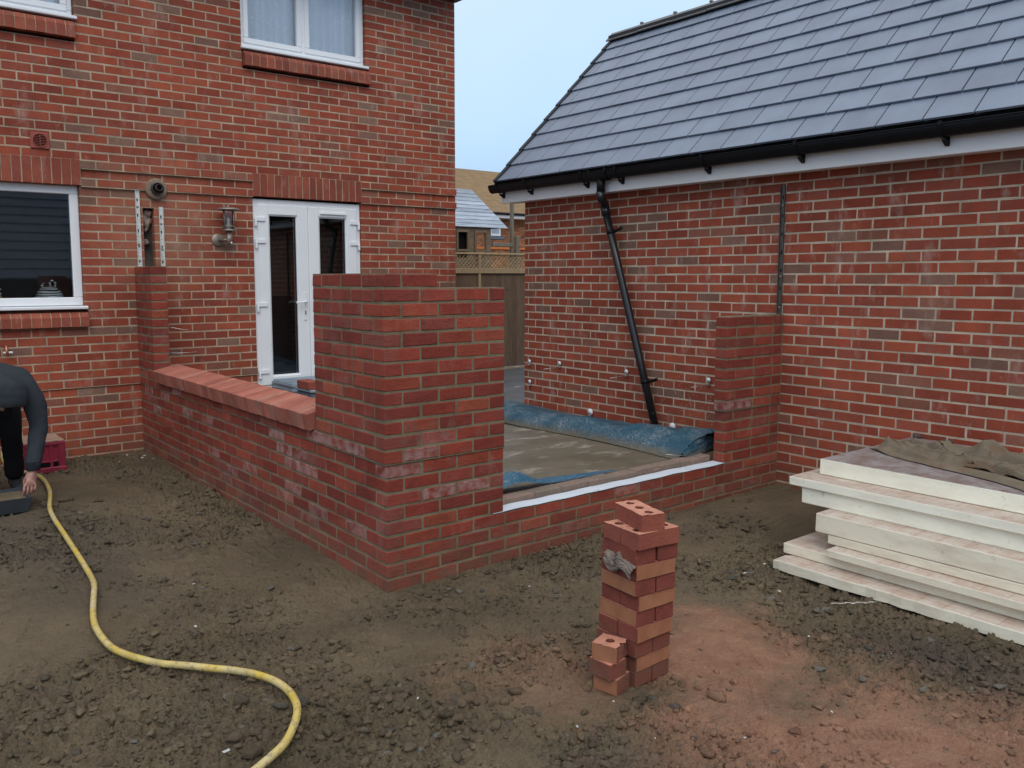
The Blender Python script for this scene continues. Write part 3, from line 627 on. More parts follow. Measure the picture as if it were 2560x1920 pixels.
def rail(name, x, face, axis, za, zb, label, mt, group):
    r = MB(); w = .018
    Bx = lambda a, b, o0, o1, z0, z1, mi=0: (r.cbox(x+a, x+b, face-o1, face-o0, z0, z1, mi, .001) if axis == 0 else r.cbox(face-o1, face-o0, x+a, x+b, z0, z1, mi, .001))
    Bx(-w, w, .003, .006, za, zb); Bx(-w, -w+.003, .0061, .02, za, zb); Bx(w-.003, w, .0061, .02, za, zb)
    k = int((zb-za)/.135)
    for i in range(k):
        z = zb-.09-i*.135
        Bx(-.005, .005, .0064, .0072, z-.013, z+.013, 1)
    root = r.build(name, [mt, M['black']]); tag(root, label, 'metal rail', group)
    for z in (za+.06+.0*zb, za+(zb-za)*.30, zb-.15):
        b = MB(); 
        if axis == 0: b.lathe([(.010, 0), (.010, .004), (.006, .008), (.0001, .008)], (x, face-.006, z), (0, -1, 0), 12)
        else: b.lathe([(.010, 0), (.010, .004), (.006, .008), (.0001, .008)], (face-.006, x, z), (-1, 0, 0), 12)
        b.build('bolt', M['steel'], root)
    return root
rail('wall_starter_rail', .047, HL, 0, 1.045, 1.73, 'tall shiny slotted metal rail fixed left of the open wall chase', M['rail'], 'wall starter rails')
rail('wall_starter_rail', .248, HL, 0, 1.045, 1.588, 'shorter shiny slotted metal rail fixed right of the open wall chase', M['rail'], 'wall starter rails')
rail('wall_starter_rail', .035, GX, 1, .665, 1.632, 'dull dark metal rail running up the garage wall above the right pier', M['rail_dull'], 'wall starter rails')
# indoor objects seen through glass
bot = empty('soap_bottle', (-1.045, HL+.16, .72), 'pump soap bottle with amber soap standing inside the kitchen window', 'bottle')
b = MB(); b.lathe([(.0001, 0), (.028, 0), (.028, .01), (.022, .075), (.014, .085), (.014, .095), (.0001, .095)], (-1.045, HL+.16, .715), seg=20); b.build('bottle_body', simple('amber soap', (.55, .30, .14), .3), bot)
b = MB(); b.lathe([(.015, 0), (.015, .015), (.005, .02), (.005, .04), (.016, .042), (.016, .052), (.0001, .054)], (-1.045, HL+.16, .81), seg=16); b.cbox(-1.085, -1.045, HL+.155, HL+.165, .853, .862, 0, .002); b.build('pump', M['white_plastic'], bot)
orn = empty('striped_pot', (-.66, HL+.17, .715), 'white pot with black zebra stripes standing inside the kitchen window', 'ornament')
t = NT('zebra glaze'); p = t.pos(); w = t.n('TexWave', {'Vector': t.mapped(p, (2, 1, 7), (0, .15, 0)), 'Scale': 2.4, 'Distortion': 5., 'Detail': 2.}, out=1, bands_direction='Z')
t.bsdf(t.mix(t.rng(w, .34, .42), (.01, .012, .015), (.85, .9, .86)), .3, .5)
b = MB(); b.lathe([(.0001, 0), (.075, 0), (.108, .025), (.116, .06), (.098, .11), (.066, .145), (.04, .158), (.0001, .16)], (-.66, HL+.195, .715), seg=28); b.build('pot_body', t.m, orn)
b = MB(); b.tube([(-.71, HL+.195, .86), (-.715, HL+.195, .89), (-.70, HL+.195, .905)], [.012, .009, .003], 10); b.tube([(-.645, HL+.195, .865), (-.655, HL+.195, .91), (-.635, HL+.195, .93), (-.61, HL+.195, .91), (-.615, HL+.195, .86)], .008, 10); b.build('pot_handle', t.m, orn)
for i, (x0, x1, lb) in enumerate(((1.10, 1.70, 'pale blue dotted net curtain behind the wider left upstairs window pane'), (1.72, 2.33, 'pale blue dotted net curtain behind the right upstairs window pane'), (-1.72, -.42, 'pale curtain behind the upstairs window cut off at the top left'))):
    u = np.linspace(x0, x1, 90); v = np.linspace(3.14, 4.02, 6); U, Vv = np.meshgrid(u, v); ff = np.sin(U*30+np.sin(U*9)*2.2)
    b = MB(); b.grid(U, HL+.125+.020*ff+.008*np.sin(U*7), Vv); tag(b.build('net_curtain', M['curtain']), lb, 'curtain', 'net curtains upstairs')
sl = MB(); sl.box(-1.8, -.3, HL+.105, HL+.30, .69, .712); sl.build('window_board', M['upvc'], house)
tap = empty('garden_tap', (-1.04, HL, .36), 'small copper and white outdoor tap on the wall above the crouching worker', 'tap')
b = MB(); b.tube([(-1.05, HL, .39), (-1.05, HL-.06, .39)], .011, 10); b.tube([(-1.05, HL-.06, .40), (-1.05, HL-.07, .36), (-1.04, HL-.08, .31)], .012, 10); b.build('tap_body', M['copper'], tap)
b = MB(); b.cbox(-1.075, -1.005, HL-.075, HL-.063, .335, .35, 0, .003); b.build('tap_handle', M['white_plastic'], tap)
# ------------------------------------------------------------------ extension walls under construction
ext = empty('extension_wall', (0, 0, -.66), 'half built new red brick dwarf wall with corner pier and doorway gap', 'brick wall')
BN = [M['brick_new'], M['mortar_new']]
PY = HL-.465; XR = 2.797
def corner_run(mb, r, ylen, xlen, o):
    """one course round the corner at the origin; ylen along Y, xlen along X; o = setback of the faces"""
    z0, z1 = r*CH, (r+1)*CH; a = (r % 2 == 0)      # odd courses: stretcher on the X side
    m = .0034; end = .1025
    J = lambda: rng.uniform(-.001, .001)
    def bx(x0, x1, y0, y1):
        a_ = .0014 if x1-x0 > .15 else 0; b_ = .0014 if y1-y0 > .15 else 0
        mb.cbox(x0+a_*(x0 > .05), x1-a_, y0+b_*(y0 > .05), y1-b_, z0+.0064+J()*.8, z1-.0064+J()*.8, 0, .0035, .0011)
    if a: bx(o, o+end, o, o+BL); ys, xs_ = o+BL+BG, o+end+BG
    else: bx(o, o+BL, o, o+end); ys, xs_ = o+end+BG, o+BL+BG
    mb.box(o+m, o+.098, o+m, ylen-.0015, z0-.0006, z1-.0006, 1); mb.box(o+.0985, xlen-.0015, o+m, o+.098, z0-.0006, z1-.0006, 1)
    y = ys
    while y < ylen-.03: bx(o+J(), o+end, y, min(y+BL, ylen)); y += .225
    x = xs_
    while x < xlen-.03: bx(x, min(x+BL, xlen), o+J(), o+end); x += .225
pl = MB()
for r in range(-10, -5): corner_run(pl, r, HL-.002, GX-.004, .009)
for r in range(-5, 0): corner_run(pl, r, HL-.002, .777, .009)
pl.build('plinth', BN, ext)
cp = MB()
for r in range(0, 12): corner_run(cp, r, (HL-.002 if r == 0 else .777), .777, 0.)
corner_run(cp, 12, .777, .33, 0.)
# inner leaf of the corner pier
cp.build('corner_pier', BN, ext)
lw = MB(); lw.box(.101, .285, .776, HL-.01, -.66, .066, 0); lw.build('inner_leaf', M['inner_leaf'], ext)
# pilaster against the house
pp = MB()
for r in range(1, 14):
    z0, z1 = r*CH, (r+1)*CH; J = lambda: rng.normal(0, .001)
    pp.box(.003, .132, PY+.003, HL-.003, z0-.0006, z1-.0008, 1)
    bx = lambda *A: pp.cbox(*A, z0+.0064, z1-.0064, 0, .0035, .0011)
    if r % 2: bx(J(), .135, PY+J(), PY+BL); bx(J(), .1025, PY+.225, HL-.004)
    else: bx(J(), .135, PY+J(), PY+.1025); bx(J(), .1025, PY+.1125, PY+.3275); bx(J(), .1025, PY+.3375, HL-.004)
pp.build('wall_pier', BN, ext)
# right pier against the garage
rp = MB()
for r in range(-5, 9):
    z0, z1 = r*CH, (r+1)*CH; o = 0. if r >= 0 else .009; J = lambda: rng.normal(0, .001)
    rp.box(XR+.003+o, GX-.003, o+.003, .100, z0-.0006, z1-.0008, 1)
    bx = lambda *A: rp.cbox(*A, z0+.0064, z1-.0064, 0, .0035, .0011)
    if r % 2 == 0: bx(XR+o, XR+BL*1.47, o+J(), .1025); xq = XR+BL*1.47+BG
    else: bx(XR+o, XR+.1025, o+J(), .1025); xq = XR+.1125
    while xq < GX-.05: bx(xq, min(xq+BL, GX-.014), o+J(), .1025); xq += .225
rp.build('end_pier', BN, ext)
# coping of bricks on edge, laid dry
cpg = MB(); yy = .800; ang = R(12.); ca, sa = math.cos(ang), math.sin(ang)
while yy < PY-.13:
    w = .0655+rng.normal(0, .0008); d = rng.normal(0, .002); dz = rng.normal(0, .0012)
    o = np.array([-.030+d, yy, .068+dz]); cpg.rbox(o, (.215*ca, 0, .215*sa), (0, w, rng.normal(0, .0012)), (-.102*sa, 0, .102*ca), 0, .0022); yy += w+.0022
cpg.build('coping', [M['brick_sill']], ext)
cm = MB(); cm.prism([(.012, .062), (.27, .062), (.27, .115), (.012, .066)], 1, .80, PY-.13); cm.build('mortar_bed', M['mortar_new'], ext, True)
# doorway threshold: white damp proof strip and muddy inner course
n = 60; U = np.linspace(.70, XR+.02, n); Vv = np.linspace(.004, .112, 5); UU, VV = np.meshgrid(U, Vv, indexing='ij')
dp = MB(); dp.grid(UU, VV-.0015*np.sin(UU*5)-.001*np.sin(UU*13), -.3715+.0012*np.sin(UU*9)+.0012*np.sin(UU*23+VV*40)); dp.grid(UU, VV+.0004-.0015*np.sin(UU*5)-.001*np.sin(UU*13), -.373+.0012*np.sin(UU*9)+.0012*np.sin(UU*23+VV*40))
dp.build('damp_proof_strip', M['dpc'], ext)
il = MB(); xq = .66
while xq < XR-.02:
    il.cbox(xq, min(xq+.222, XR-.003), .118+rng.normal(0, .004), .212, -.45, -.336+rng.normal(0, .003), 0, .004, .002); xq += .226
il.box(.5, XR-.004, .122, .21, -.45, -.345, 0); il.build('inner_course', M['inner_leaf'], ext)
ab = MB(); ab.cbox(-.004+.009, .06, 3.40, 3.60, -.298, -.232, 0, .003)
for i in range(6): ab.cbox(.001, .006, 3.41, 3.59, -.29+i*.0095, -.286+i*.0095, 0, .001)
ab.build('air_brick', M['terracotta'], ext)
# ------------------------------------------------------------------ floor slab, path, membranes
def sheet(name, x0, x1, y0, y1, z, mt, amp=.006, step=.03, edge=None):
    u = np.arange(x0, x1+step*.5, step); v = np.arange(y0, y1+step*.5, step); U, Vv = np.meshgrid(u, v)
    b = MB(); b.grid(U, Vv, z+amp*(fbm(U*3, Vv*3, 41, 4)-.5)*2); 
    b.box(x0+.002, x1-.002, y0+.002, y1-.002, z-.30, z-amp-.004); o = b.build(name, mt); return tag(o, kind='structure')
tag(sheet('concrete_floor', .29, 2.78, .232, HL-.004, -.356, M['slab']), 'wet brown concrete floor slab inside the new walls', kind='structure')
b = MB(); b.box(2.782, GX-.004, .31, 3.0, -.70, -.45); tag(b.build('trench_floor', M['mortar_wet']), 'muddy strip between slab and garage wall', kind='structure')
tag(sheet('path', 2.79, 9.5, 3.02, 6.5, -.395, M['path'], .004, .05), 'dark grey wet paving leading to the fence', kind='structure')
# long blue membrane folded up at the slab edge
vs = np.linspace(.215, 4.25, 200); us = np.linspace(0, 1, 30)
prof_u = [0, .10, .22, .36, .48, .60, .75, .9, 1.]
UU, VV = np.meshgrid(us, vs, indexing='ij')
wob = fbm(VV*2.1, UU*1.2, 61, 4)-.5; wob2 = fbm(VV*6., UU*3.5, 63, 4)-.5; crs = np.abs(fbm(VV*5.+UU*4, UU*5-VV*2, 67, 4)-.5)*2
endf = sstep(1.5, .3, VV)          # near end flops wider
xb = 2.60-.09*endf+.05*np.sin(VV*2.3)
px = np.interp(UU, prof_u, [0, .035, .075, .11, .145, .20, .36, .62, .84]); pz = np.interp(UU, prof_u, [0, .06, .108, .134, .146, .142, .115, .06, -.01])
rid = np.sin(VV*9.+UU*7.+2.5*wob2)*.5+np.abs(np.sin(VV*4.1-UU*3.+1.5*wob))-.6
dip = np.exp(-((VV-1.10)/.12)**2)*.035
near = sstep(1.2, .5, VV); mid = np.exp(-((VV-1.25)/.5)**2)
pxn = np.interp(UU, prof_u, [0, .06, .12, .17, .22, .28, .40, .49, .50]); pzn = np.interp(UU, prof_u, [0, .045, .085, .115, .138, .148, .15, .145, .0])
px = px*(1-near)+pxn*near; pz = pz*(.74+.22*mid)*(1-near)+pzn*near; sn = np.sin(np.pi*np.clip(UU, 0, 1))
Xm = xb+px*(1+.2*wob)+.06*wob2*sn+.03*rid*sn*(.3+near+mid)
Zm = -.352+pz*(1+.35*wob)+(.045*wob2+.022*rid*(.2+near+mid)-.045*crs*(.3+near+.6*mid)+.006)*sn-dip*sn*1.3
Zm = np.maximum(Zm, np.where(Xm < 2.78, -.348, -.44)); Xm = np.minimum(Xm, GX-.02)
b = MB(); b.grid(Xm, VV+.02*wob2, Zm); b.grid(Xm, VV+.02*wob2, Zm-.003)
# crumpled near end flap
u2 = np.linspace(0, 1, 16); A, B2 = np.meshgrid(u2, u2, indexing='ij'); w3 = fbm(A*4, B2*4, 77, 3)-.5
b.grid(2.60+.42*A+.05*w3, .222-.05*B2*(1-A)+.04*w3+.02*A, -.346+.13*np.sin(np.pi*(.12+.62*A))*(1-B2)+.02*w3*(1-B2))
mem = b.build('damp_proof_membrane', M['blue']); tag(mem, 'long crumpled blue plastic membrane along the foot of the garage wall', 'plastic membrane')
A, B2 = np.meshgrid(np.linspace(0, 1, 40), np.linspace(0, 1, 12), indexing='ij'); w3 = fbm(A*7, B2*3, 87, 4)-.5
Xs = .68+1.25*A; Ys = .208+(.20*(1-A)**.7+.015)*B2+.03*w3*(1-A); Zs = -.333+.10*np.exp(-((A-.30)/.14)**2)*np.sin(np.pi*np.clip(B2*.9+.15, 0, 1))+.02*(1-A)*(w3+.5)*B2
b = MB(); b.grid(Xs, Ys, Zs); tag(b.build('damp_proof_membrane', M['blue_clean']), 'small torn blue plastic strip tucked behind the doorway threshold', 'plastic membrane')
b = MB(); b.rbox((.965, .64, -.347), (.09, .035, 0), (-.004, .012, 0), (0, 0, .01), 0, .002); tag(b.build('wood_scrap', M['trellis']), 'tiny pale splinter of wood lying on the concrete floor', 'wood scrap')
# grey plastic step and box at the door
st = empty('plastic_step', (1.6, 4.05, -.345), 'grey plastic step box placed in front of the french door', 'step')
b = MB(); b.cbox(1.27, 1.95, 3.82, 4.285, -.195, -.055, 0, .012); 
for i in range(3): b.cbox(1.262, 1.958, 3.812, 4.29, -.185+.045*i, -.165+.045*i, 0, .006)
b.build('step_top', M['grey_box'], st)
for x in (1.30, 1.87):
    for y in (3.85, 4.20): b = MB(); b.cbox(x, x+.06, y, y+.06, -.345, -.19, 0, .008); b.build('step_leg', M['grey_box'], st)
tb = empty('storage_box', (.98, 2.66, -.345), 'dark grey ribbed plastic box behind the corner pier', 'plastic box')
b = MB(); b.cbox(.83, 1.20, 2.52, 2.80, -.345, .03, 0, .012)
for i in range(7): b.cbox(.84+.05*i, .865+.05*i, 2.51, 2.53, -.34, .0, 0, .005); 
for i in range(6): b.cbox(.822, .84, 2.54+.045*i, 2.56+.045*i, -.34, .0, 0, .005)
b.build('box_body', simple('dark grey ribbed plastic', (.10, .12, .14), .5, .4), tb)
b = MB(); b.cbox(.82, 1.21, 2.51, 2.81, .031, .052, 0, .008); b.build('box_lid', M['grey_box'], tb)
b = MB(); b.cbox(.815, .92, 2.54, 2.755, .0535, .1185, 0, .004, .001); tag(b.build('loose_brick', M['brick_red']), 'single red brick lying on the dark grey ribbed box', 'brick')
# ------------------------------------------------------------------ garage
gar = empty('brick_garage', (GX+1.6, 0, -.5), 'red brick garage with grey slate roof and black gutter', 'garage')
GY0, GY1 = -4.2, 3.005
mb = MB(); wall(mb, 1, GX, -1, GY0, GY1, -9, 23, off=.02, phase=1)
wall(mb, 0, GY1-.001, 1, GX+.112, GX+3.0, -9, 23, off=GX, depth=.1)
mb.box(GX+.105, GX+3., GY0, GY1-.11, -.7, 1.70, 1)
mb.build('wall', [M['brick_garage'], M['mortar_garage']], gar)
FX = GX-.15
b = MB(); b.cbox(FX, FX+.02, GY0, 3.17, 1.702, 1.84, 0, .004); b.cbox(FX-.0005, FX+.021, 3.171, 3.196, 1.700, 1.845, 0, .004); b.build('fascia', M['fascia'], gar)
b = MB(); b.cbox(FX+.021, GX+.02, GY0, 3.15, 1.708, 1.718, 0, .002); b.build('soffit', M['fascia'], gar)
# gable triangle and bargeboard at the far end
b = MB(); b.prism([(GX, 1.725), (GX+3.0, 1.725), (GX+1.5, 3.35)], 1, GY1-.1, GY1-.002); b.build('gable', M['brick_garage'], gar, True)
# gutter: half round channel
gx0 = FX-.060; gzc = 1.880; prof = []
for i in range(15):
    a = math.pi*(1+i/14.); prof.append((gx0+.056*math.cos(a), gzc+0.0770*math.sin(a)))
prof2 = [(gx0+.053*math.cos(math.pi*(2-i/14.)), gzc+0.0740*math.sin(math.pi*(2-i/14.))) for i in range(15)]
b = MB(); b.prism(prof+prof2, 1, GY0, 3.265); b.prism([(gx0+.057*math.cos(math.pi*(1+i/14.)), gzc+0.0780*math.sin(math.pi*(1+i/14.))) for i in range(15)], 1, 3.2651, 3.275)
b.tube([(gx0-.056, GY0, gzc), (gx0-.056, 3.265, gzc)], .005, 8)
gut = b.build('gutter', M['black_plastic'], gar, True)
for y in (3.15, 2.71, 1.935, 1.51, .595, -.21, -1.19, -2.1, -3.0):
    b = MB(); pr = [(gx0+.061*math.cos(math.pi*(1+i/14.)), gzc+0.0820*math.sin(math.pi*(1+i/14.))) for i in range(15)]; pi_ = [(gx0+.057*math.cos(math.pi*(2-i/14.)), gzc+0.0785*math.sin(math.pi*(2-i/14.))) for i in range(15)]
    b.prism(pr+pi_, 1, y-.013, y+.013); b.cbox(FX-.012, FX-.0005, y-.014, y+.014, gzc-.125, gzc+.005, 0, .003); b.prism([(FX-.012, gzc-.125), (FX-.012, gzc-.092), (gx0, gzc-.084), (gx0, gzc-.098)], 1, y-.011, y+.011)
    b.cbox(gx0-.068, gx0-.056, y-.013, y+.013, gzc-.014, gzc+.014, 0, .003); b.build('gutter_bracket', M['black_plastic'], gar, True)
b = MB(); yo = 1.725
b.prism([(gx0+.064*math.cos(math.pi*(1+i/14.)), gzc+0.0860*math.sin(math.pi*(1+i/14.))) for i in range(15)]+[(gx0+.058*math.cos(math.pi*(2-i/14.)), gzc+0.0795*math.sin(math.pi*(2-i/14.))) for i in range(15)], 1, yo-.10, yo+.10)
b.tube([(gx0, yo, gzc-.05), (gx0, yo, 1.69)], .037, 18)
for dy in (-.1, .1): b.cbox(gx0-.07, gx0-.055, yo+dy-.012, yo+dy+.012, gzc-.016, gzc+.016, 0, .003)
b.build('gutter_outlet', M['black_plastic'], gar, True)
P0 = np.array((gx0, yo, 1.70)); P1 = np.array((GX-.105, 1.775, 1.575)); P2 = np.array((GX-.075, 1.16, -.352))
b = MB(); b.tube([P0, P0+(0, 0, -.05), P0*.5+P1*.5+(0, -.0, -.01), P1+(0, .004, .02), P1+(P2-P1)*.03], [.040, .039, .038, .039, .039], 18); b.tube([P1+(P2-P1)*.0, P1+(P2-P1)*.035], .041, 18); b.tube([P1, P1+(P2-P1)*.3, P1+(P2-P1)*.7, P2], .034, 18)
dpipe = b.build('downpipe', M['black_pipe'], gar, True)
for f, dy in ((.115, -1), (.795, -1)):
    q = P1+(P2-P1)*f; b = MB(); b.tube([q-(P2-P1)*.008, q+(P2-P1)*.008], .038, 18)
    b.rbox(q+np.array((.0, -.035, -.012)), (.02, 0, 0), (0, -.10, .035), (0, .01, .024), 0, .003); b.build('pipe_clip', M['black_plastic'], dpipe)
# slate roof
E0 = np.array((GX-.262, 0, 1.905)); SL = np.array((1, 0, 1))/math.sqrt(2); NR = np.array((-1, 0, 1))/math.sqrt(2); G_ = .2385
b = MB(); rows = 10; YV = 3.115
for r in range(rows):
    y = YV-(.15 if r % 2 else 0.); first = True
    yy = YV
    k = 0
    while yy > GY0:
        w = .30
        if k == 0: w = .15 if r % 2 else .30
        a = yy-w+.0045; o = E0+SL*(r*G_)+NR*(.004+rng.normal(0, .0007)); d = SL*(G_+.06)-NR*.0215
        b.rbox(o+np.array((0, a, 0)), (0, w-.009, 0), d, NR*.0165, 0, .0018); yy -= w; k += 1
roof = b.build('roof', [M['slate']], gar)
bk = MB(); top = E0+SL*(rows*G_)
bk.prism([(E0[0]+.03, E0[2]+.0), (top[0], top[2]-.03), (top[0]*2-E0[0], E0[2]), (top[0]*2-E0[0]-.05, E0[2]-.05), (top[0], top[2]-.10), (E0[0]+.08, E0[2]-.03)], 1, GY0, YV-.01); bk.build('roof_back', M['slate_edge'], roof, True)
vg = MB()
for r in range(rows):
    o = E0+SL*(r*G_-.015)+NR*.006; vg.rbox(o+np.array((0, YV+.002, 0)), (0, .045, 0), SL*(G_+.035)-NR*.012, NR*.030, 0, .004); vg.rbox(o+np.array((0, YV+.030, 0))-NR*.07, (0, .016, 0), SL*(G_+.02), NR*.075, 0, .003)
vg.build('verge_cap', M['slate_edge'], roof)
rd = MB(); y = YV+.07; k = 0
while y > GY0:
    hh = .004*(k % 2); w = .448
    for sgn in (1, -1):
        d = np.array((-sgn*1., 0, -1))/math.sqrt(2)*.14; o = np.array((top[0], y-w, top[2]+.05+hh)); nn = np.array((-sgn, 0, 1))/math.sqrt(2)
        rd.rbox(o, (0, w, 0), d, nn*.016, 0, .003)
    rd.cbox(top[0]-.02, top[0]+.02, y-w, y-w+.03, top[2]+.062, top[2]+.085, 0, .006)
    y -= w+.006; k += 1
rd.build('ridge_tile', M['ridge'], roof)
b = MB(); b.cbox(top[0]-.1, top[0]+.1, GY0, YV+.04, top[2]-.04, top[2]+.012, 0, .004); b.build('ridge_mortar', M['slate_edge'], roof)
# wall ties with insulation discs
ties = [(2.905, .080, 3.115, -.30, 1, 'bent wall tie with white disc highest at the far corner of the garage wall'), (2.452, .095, 2.66, -.28, 1, 'bent wall tie with white disc on the garage wall between far corner and downpipe'), (2.90, -.13, 3.10, -.30, 1, 'lower bent wall tie with white disc at the far corner of the garage wall'), (1.565, .09, 1.735, -.28, 1, 'bent wall tie with white disc just left of the black downpipe'), (.662, .10, .79, -.26, 1, 'bent wall tie with white disc beside the right brick pier'), (2.02, -.335, 2.20, -.24, 2, 'wall tie with larger white disc just above the blue membrane left of the downpipe'), (1.025, -.335, 1.08, -.16, 2, 'wall tie with larger white disc just right of the downpipe foot'), (2.895, -.345, 3.02, -.24, 0, 'bare wall tie without a disc low at the far garage corner')]
for y, z, y2, dx, dk, lb in ties:
    e = empty('wall_tie', (GX, y, z), lb, 'wall tie', 'wall ties in the garage wall')
    b = MB(); L_ = .20; b.tube([(GX+.01, y, z-.02), (GX-.05, y+.003, z-.022), (GX-L_*.6, y+.012, z-.03), (GX-L_, y+.03, z-.035)], .0032, 6)
    b.cbox(GX-.03, GX-.004, y-.012, y+.012, z-.03, z-.012, 0, .002); b.build('tie_wire', M['wire'], e)
    if dk:
        s = .020 if dk == 1 else .032; b = MB(); b.lathe([(.0001, .006), (s*.3, .007), (s*.35, .003), (s, .003), (s, 0), (.0001, 0)], (GX-.022, y-.004, z+.015), (-1, -.15, 0), 20); b.build('disc', M['white_plastic'], e)
def wire(path, lb):
    b = MB(); b.tube(path, .003, 6); tag(b.build('tie_wire', M['wire']), lb, 'wire', 'loose wires in the brick joints')
wire([(.13, PY+.02, .305), (.16, PY-.02, .300), (.21, PY-.06, .300), (.35, PY-.06, .302)], 'thin wire sticking out of the left pier lower down')
wire([(.13, PY+.02, .52), (.16, PY-.02, .522), (.25, PY-.05, .50), (.29, PY-.05, .503)], 'thin bent wire sticking out of the left pier about halfway up')
wire([(XR+.02, .18, -.355), (XR-.10, .19, -.335), (XR-.26, .21, -.315), (XR-.35, .24, -.30)], 'thin wire across the torn membrane by the threshold end')
zt = float(gheight(np.array([1.72]), np.array([-1.54]))[0])+.008
b = MB(); pth = [(1.64+.018*i, -1.50-.012*i, zt+.002*math.sin(i*1.9)) for i in range(12)]; b.tube(pth, .0026, 6); pth = [(1.70+.018*i, -1.54-.012*i+.004*math.sin(i*2.), zt+.005*math.cos(i*2.)) for i in range(9)]; b.tube(pth, .003, 6)
tag(b.build('twisted_tie', M['wire']), 'twisted steel wall tie lying on the mud beside the foam boards', 'wall tie')
# ------------------------------------------------------------------ foam boards
bd = [(1.86, -1.0, 3.06, -.661, -.600, 'd', 'lowest dirty cream foam board with torn corner at the bottom of the stack'), (2.0, -1.0, 3.17, -.5985, -.5415, 'd', 'second dirty foam board from the bottom, jutting out at its far end'), (1.955, -1.284, 3.12, -.540, -.497, 'd', 'third thin foam board from the bottom, set back at its far end'), (2.05, -1.235, 3.2, -.4955, -.4475, 'd', 'thin foam board set back under the thick board halfway up the stack'), (2.05, -1.16, 3.2, -.446, -.344, 'd', 'thick pale foam board halfway up the stack with gridded foil top edge'), (2.19, -.985, 3.3, -.3425, -.251, 'm', 'thick cream foam board directly under the overhanging thin board'), (2.17, -.915, 3.32, -.2495, -.198, 'm', 'thin cream foam board overhanging the left end near the top'), (2.345, -1.0, 3.44, -.1965, -.105, 'c', 'topmost thick foil faced foam board under the hessian sacking')]
for i, (x0, y1, x1, z0, z1, k, lb) in enumerate(bd):
    b = MB(); n = 40; yaw = rng.normal(0, .004)
    ys_ = np.linspace(y1, y1-2.4, n)
    ring = lambda j: [(x0, z0), (x0, z1), (x1, z1), (x1, z0)]
    Mx = Matrix.Translation((x0, y1, 0)) @ Matrix.Rotation(yaw, 4, 'Z') @ Matrix.Translation((-x0, -y1, 0))
    if i == 0:   # worn edges
        c = .004; V = []; F = []
        xa = x0+np.abs(rng.normal(0, .004, n)); za = z1-np.abs(rng.normal(0, .0012, n)); zb = z0+np.abs(rng.normal(0, .0018, n)); xa[0] += .02; za[0] -= .012; xa[1] += .006
        for j in range(n):
            yj = ys_[j]-(.015 if j == 0 else 0)*1.
            V += [(xa[j]+c, yj, zb[j]), (xa[j], yj, zb[j]+c), (xa[j], yj, za[j]-c), (xa[j]+c, yj, za[j]), (x1, yj, z1), (x1, yj, z0)]
        for j in range(n-1):
            for q in range(6): F.append([j*6+q, j*6+(q+1) % 6, (j+1)*6+(q+1) % 6, (j+1)*6+q])
        F += [[5, 4, 3, 2, 1, 0], [(n-1)*6+q for q in range(6)]]; b.add(V, F)
    else: b.cbox(x0, x1, y1-2.4, y1, z0, z1, 0, .004, .0008, M4=Mx)
    tag(b.build('insulation_board', M[{'d': 'board_dirty', 'c': 'board_clean', 'm': 'board_mid'}[k]], None, True), lb, 'insulation board', 'stacked foam insulation boards')
# hessian sacking
A, B2 = np.meshgrid(np.linspace(0, 1, 110), np.linspace(0, 1, 70), indexing='ij')
def quadmap(A, B2, p00, p10, p11, p01):
    f = lambda i: (1-A)*(1-B2)*p00[i]+A*(1-B2)*p10[i]+A*B2*p11[i]+(1-A)*B2*p01[i]
    return f(0), f(1)
xh, yh = quadmap(A, B2, (2.84, -1.06), (2.34, -2.45), (2.98, -2.6), (3.10, -1.13))
wv = fbm(A*3.0, B2*2.6, 91, 4)-.5; w2 = fbm(A*8, B2*7, 95, 3)-.5
rg = lambda v, w: np.exp(-(v/w)**2)
rdg = lambda u, v, sd: 1-np.abs(2*fbm(u, v, sd, 3)-1)*2.2
f1_ = np.maximum(rdg(A*2.2+.8*w2, B2*4.2+A*1.1, 201), 0)**2; f2_ = np.maximum(rdg(A*4.5+B2*2, B2*5.5-A*1.5, 205), 0)**2; f3_ = np.maximum(rdg(A*9-B2*3, B2*9+A*3, 209), 0)**2
fold = .060*f1_+.030*f2_+.012*f3_+.035*rg(B2-.30-.06*np.sin(A*6), .13)+.085*rg(A-.36, .05)*rg(B2-.93, .12)+.04*rg(A-.05, .05)*rg(B2-.25, .3)
zh = -.100+np.maximum(0, fold-.012)
xh = xh+.07*w2+.10*wv-.06*np.exp(-((B2)/.15)**2)*np.sin(A*8+.5); yh = yh+.07*w2+.05*wv
edge = np.minimum(np.minimum(A, 1-A), np.minimum(B2+.03, 1-B2)); zh = -.100+(zh+.100)*sstep(-.02, .07, edge+.02*wv)
b = MB(); b.grid(xh, yh, zh); b.grid(xh, yh, np.maximum(zh-.004, -.1035))
u_ = np.linspace(0, 1, 60); A2, B3 = np.meshgrid(u_, np.linspace(0, 1, 14), indexing='ij'); w5 = fbm(A2*6, B3*3, 97, 3)-.5
x5 = 2.83-.45*A2+.11*B3-.03*np.sin(A2*6); y5 = -1.10-1.0*A2+.05*w5; b.grid(x5, y5, -.099+.03*np.sin(np.pi*B3)*(.35+.6*A2)+.012*(w5+.3)*np.sin(np.pi*B3))
tag(b.build('hessian_sacking', M['hessian']), 'crumpled muddy brown hessian sacking draped over the top foam board', 'sacking')
for x, y, s, lb in ((3.42, -1.05, .022, 'small dark stone at the back corner of the top foam board'), (3.36, -1.27, .026, 'dark grey stone behind the sacking on the top foam board')):
    b = MB(); V = VAR[3]*np.array([s*1.2, s, s*.8])+np.array([x, y, -.105+s*.6]); b.add(V, IF, 0, True); tag(b.build('stone', M['bronze_stone']), lb, 'stone', 'stones on the top foam board')
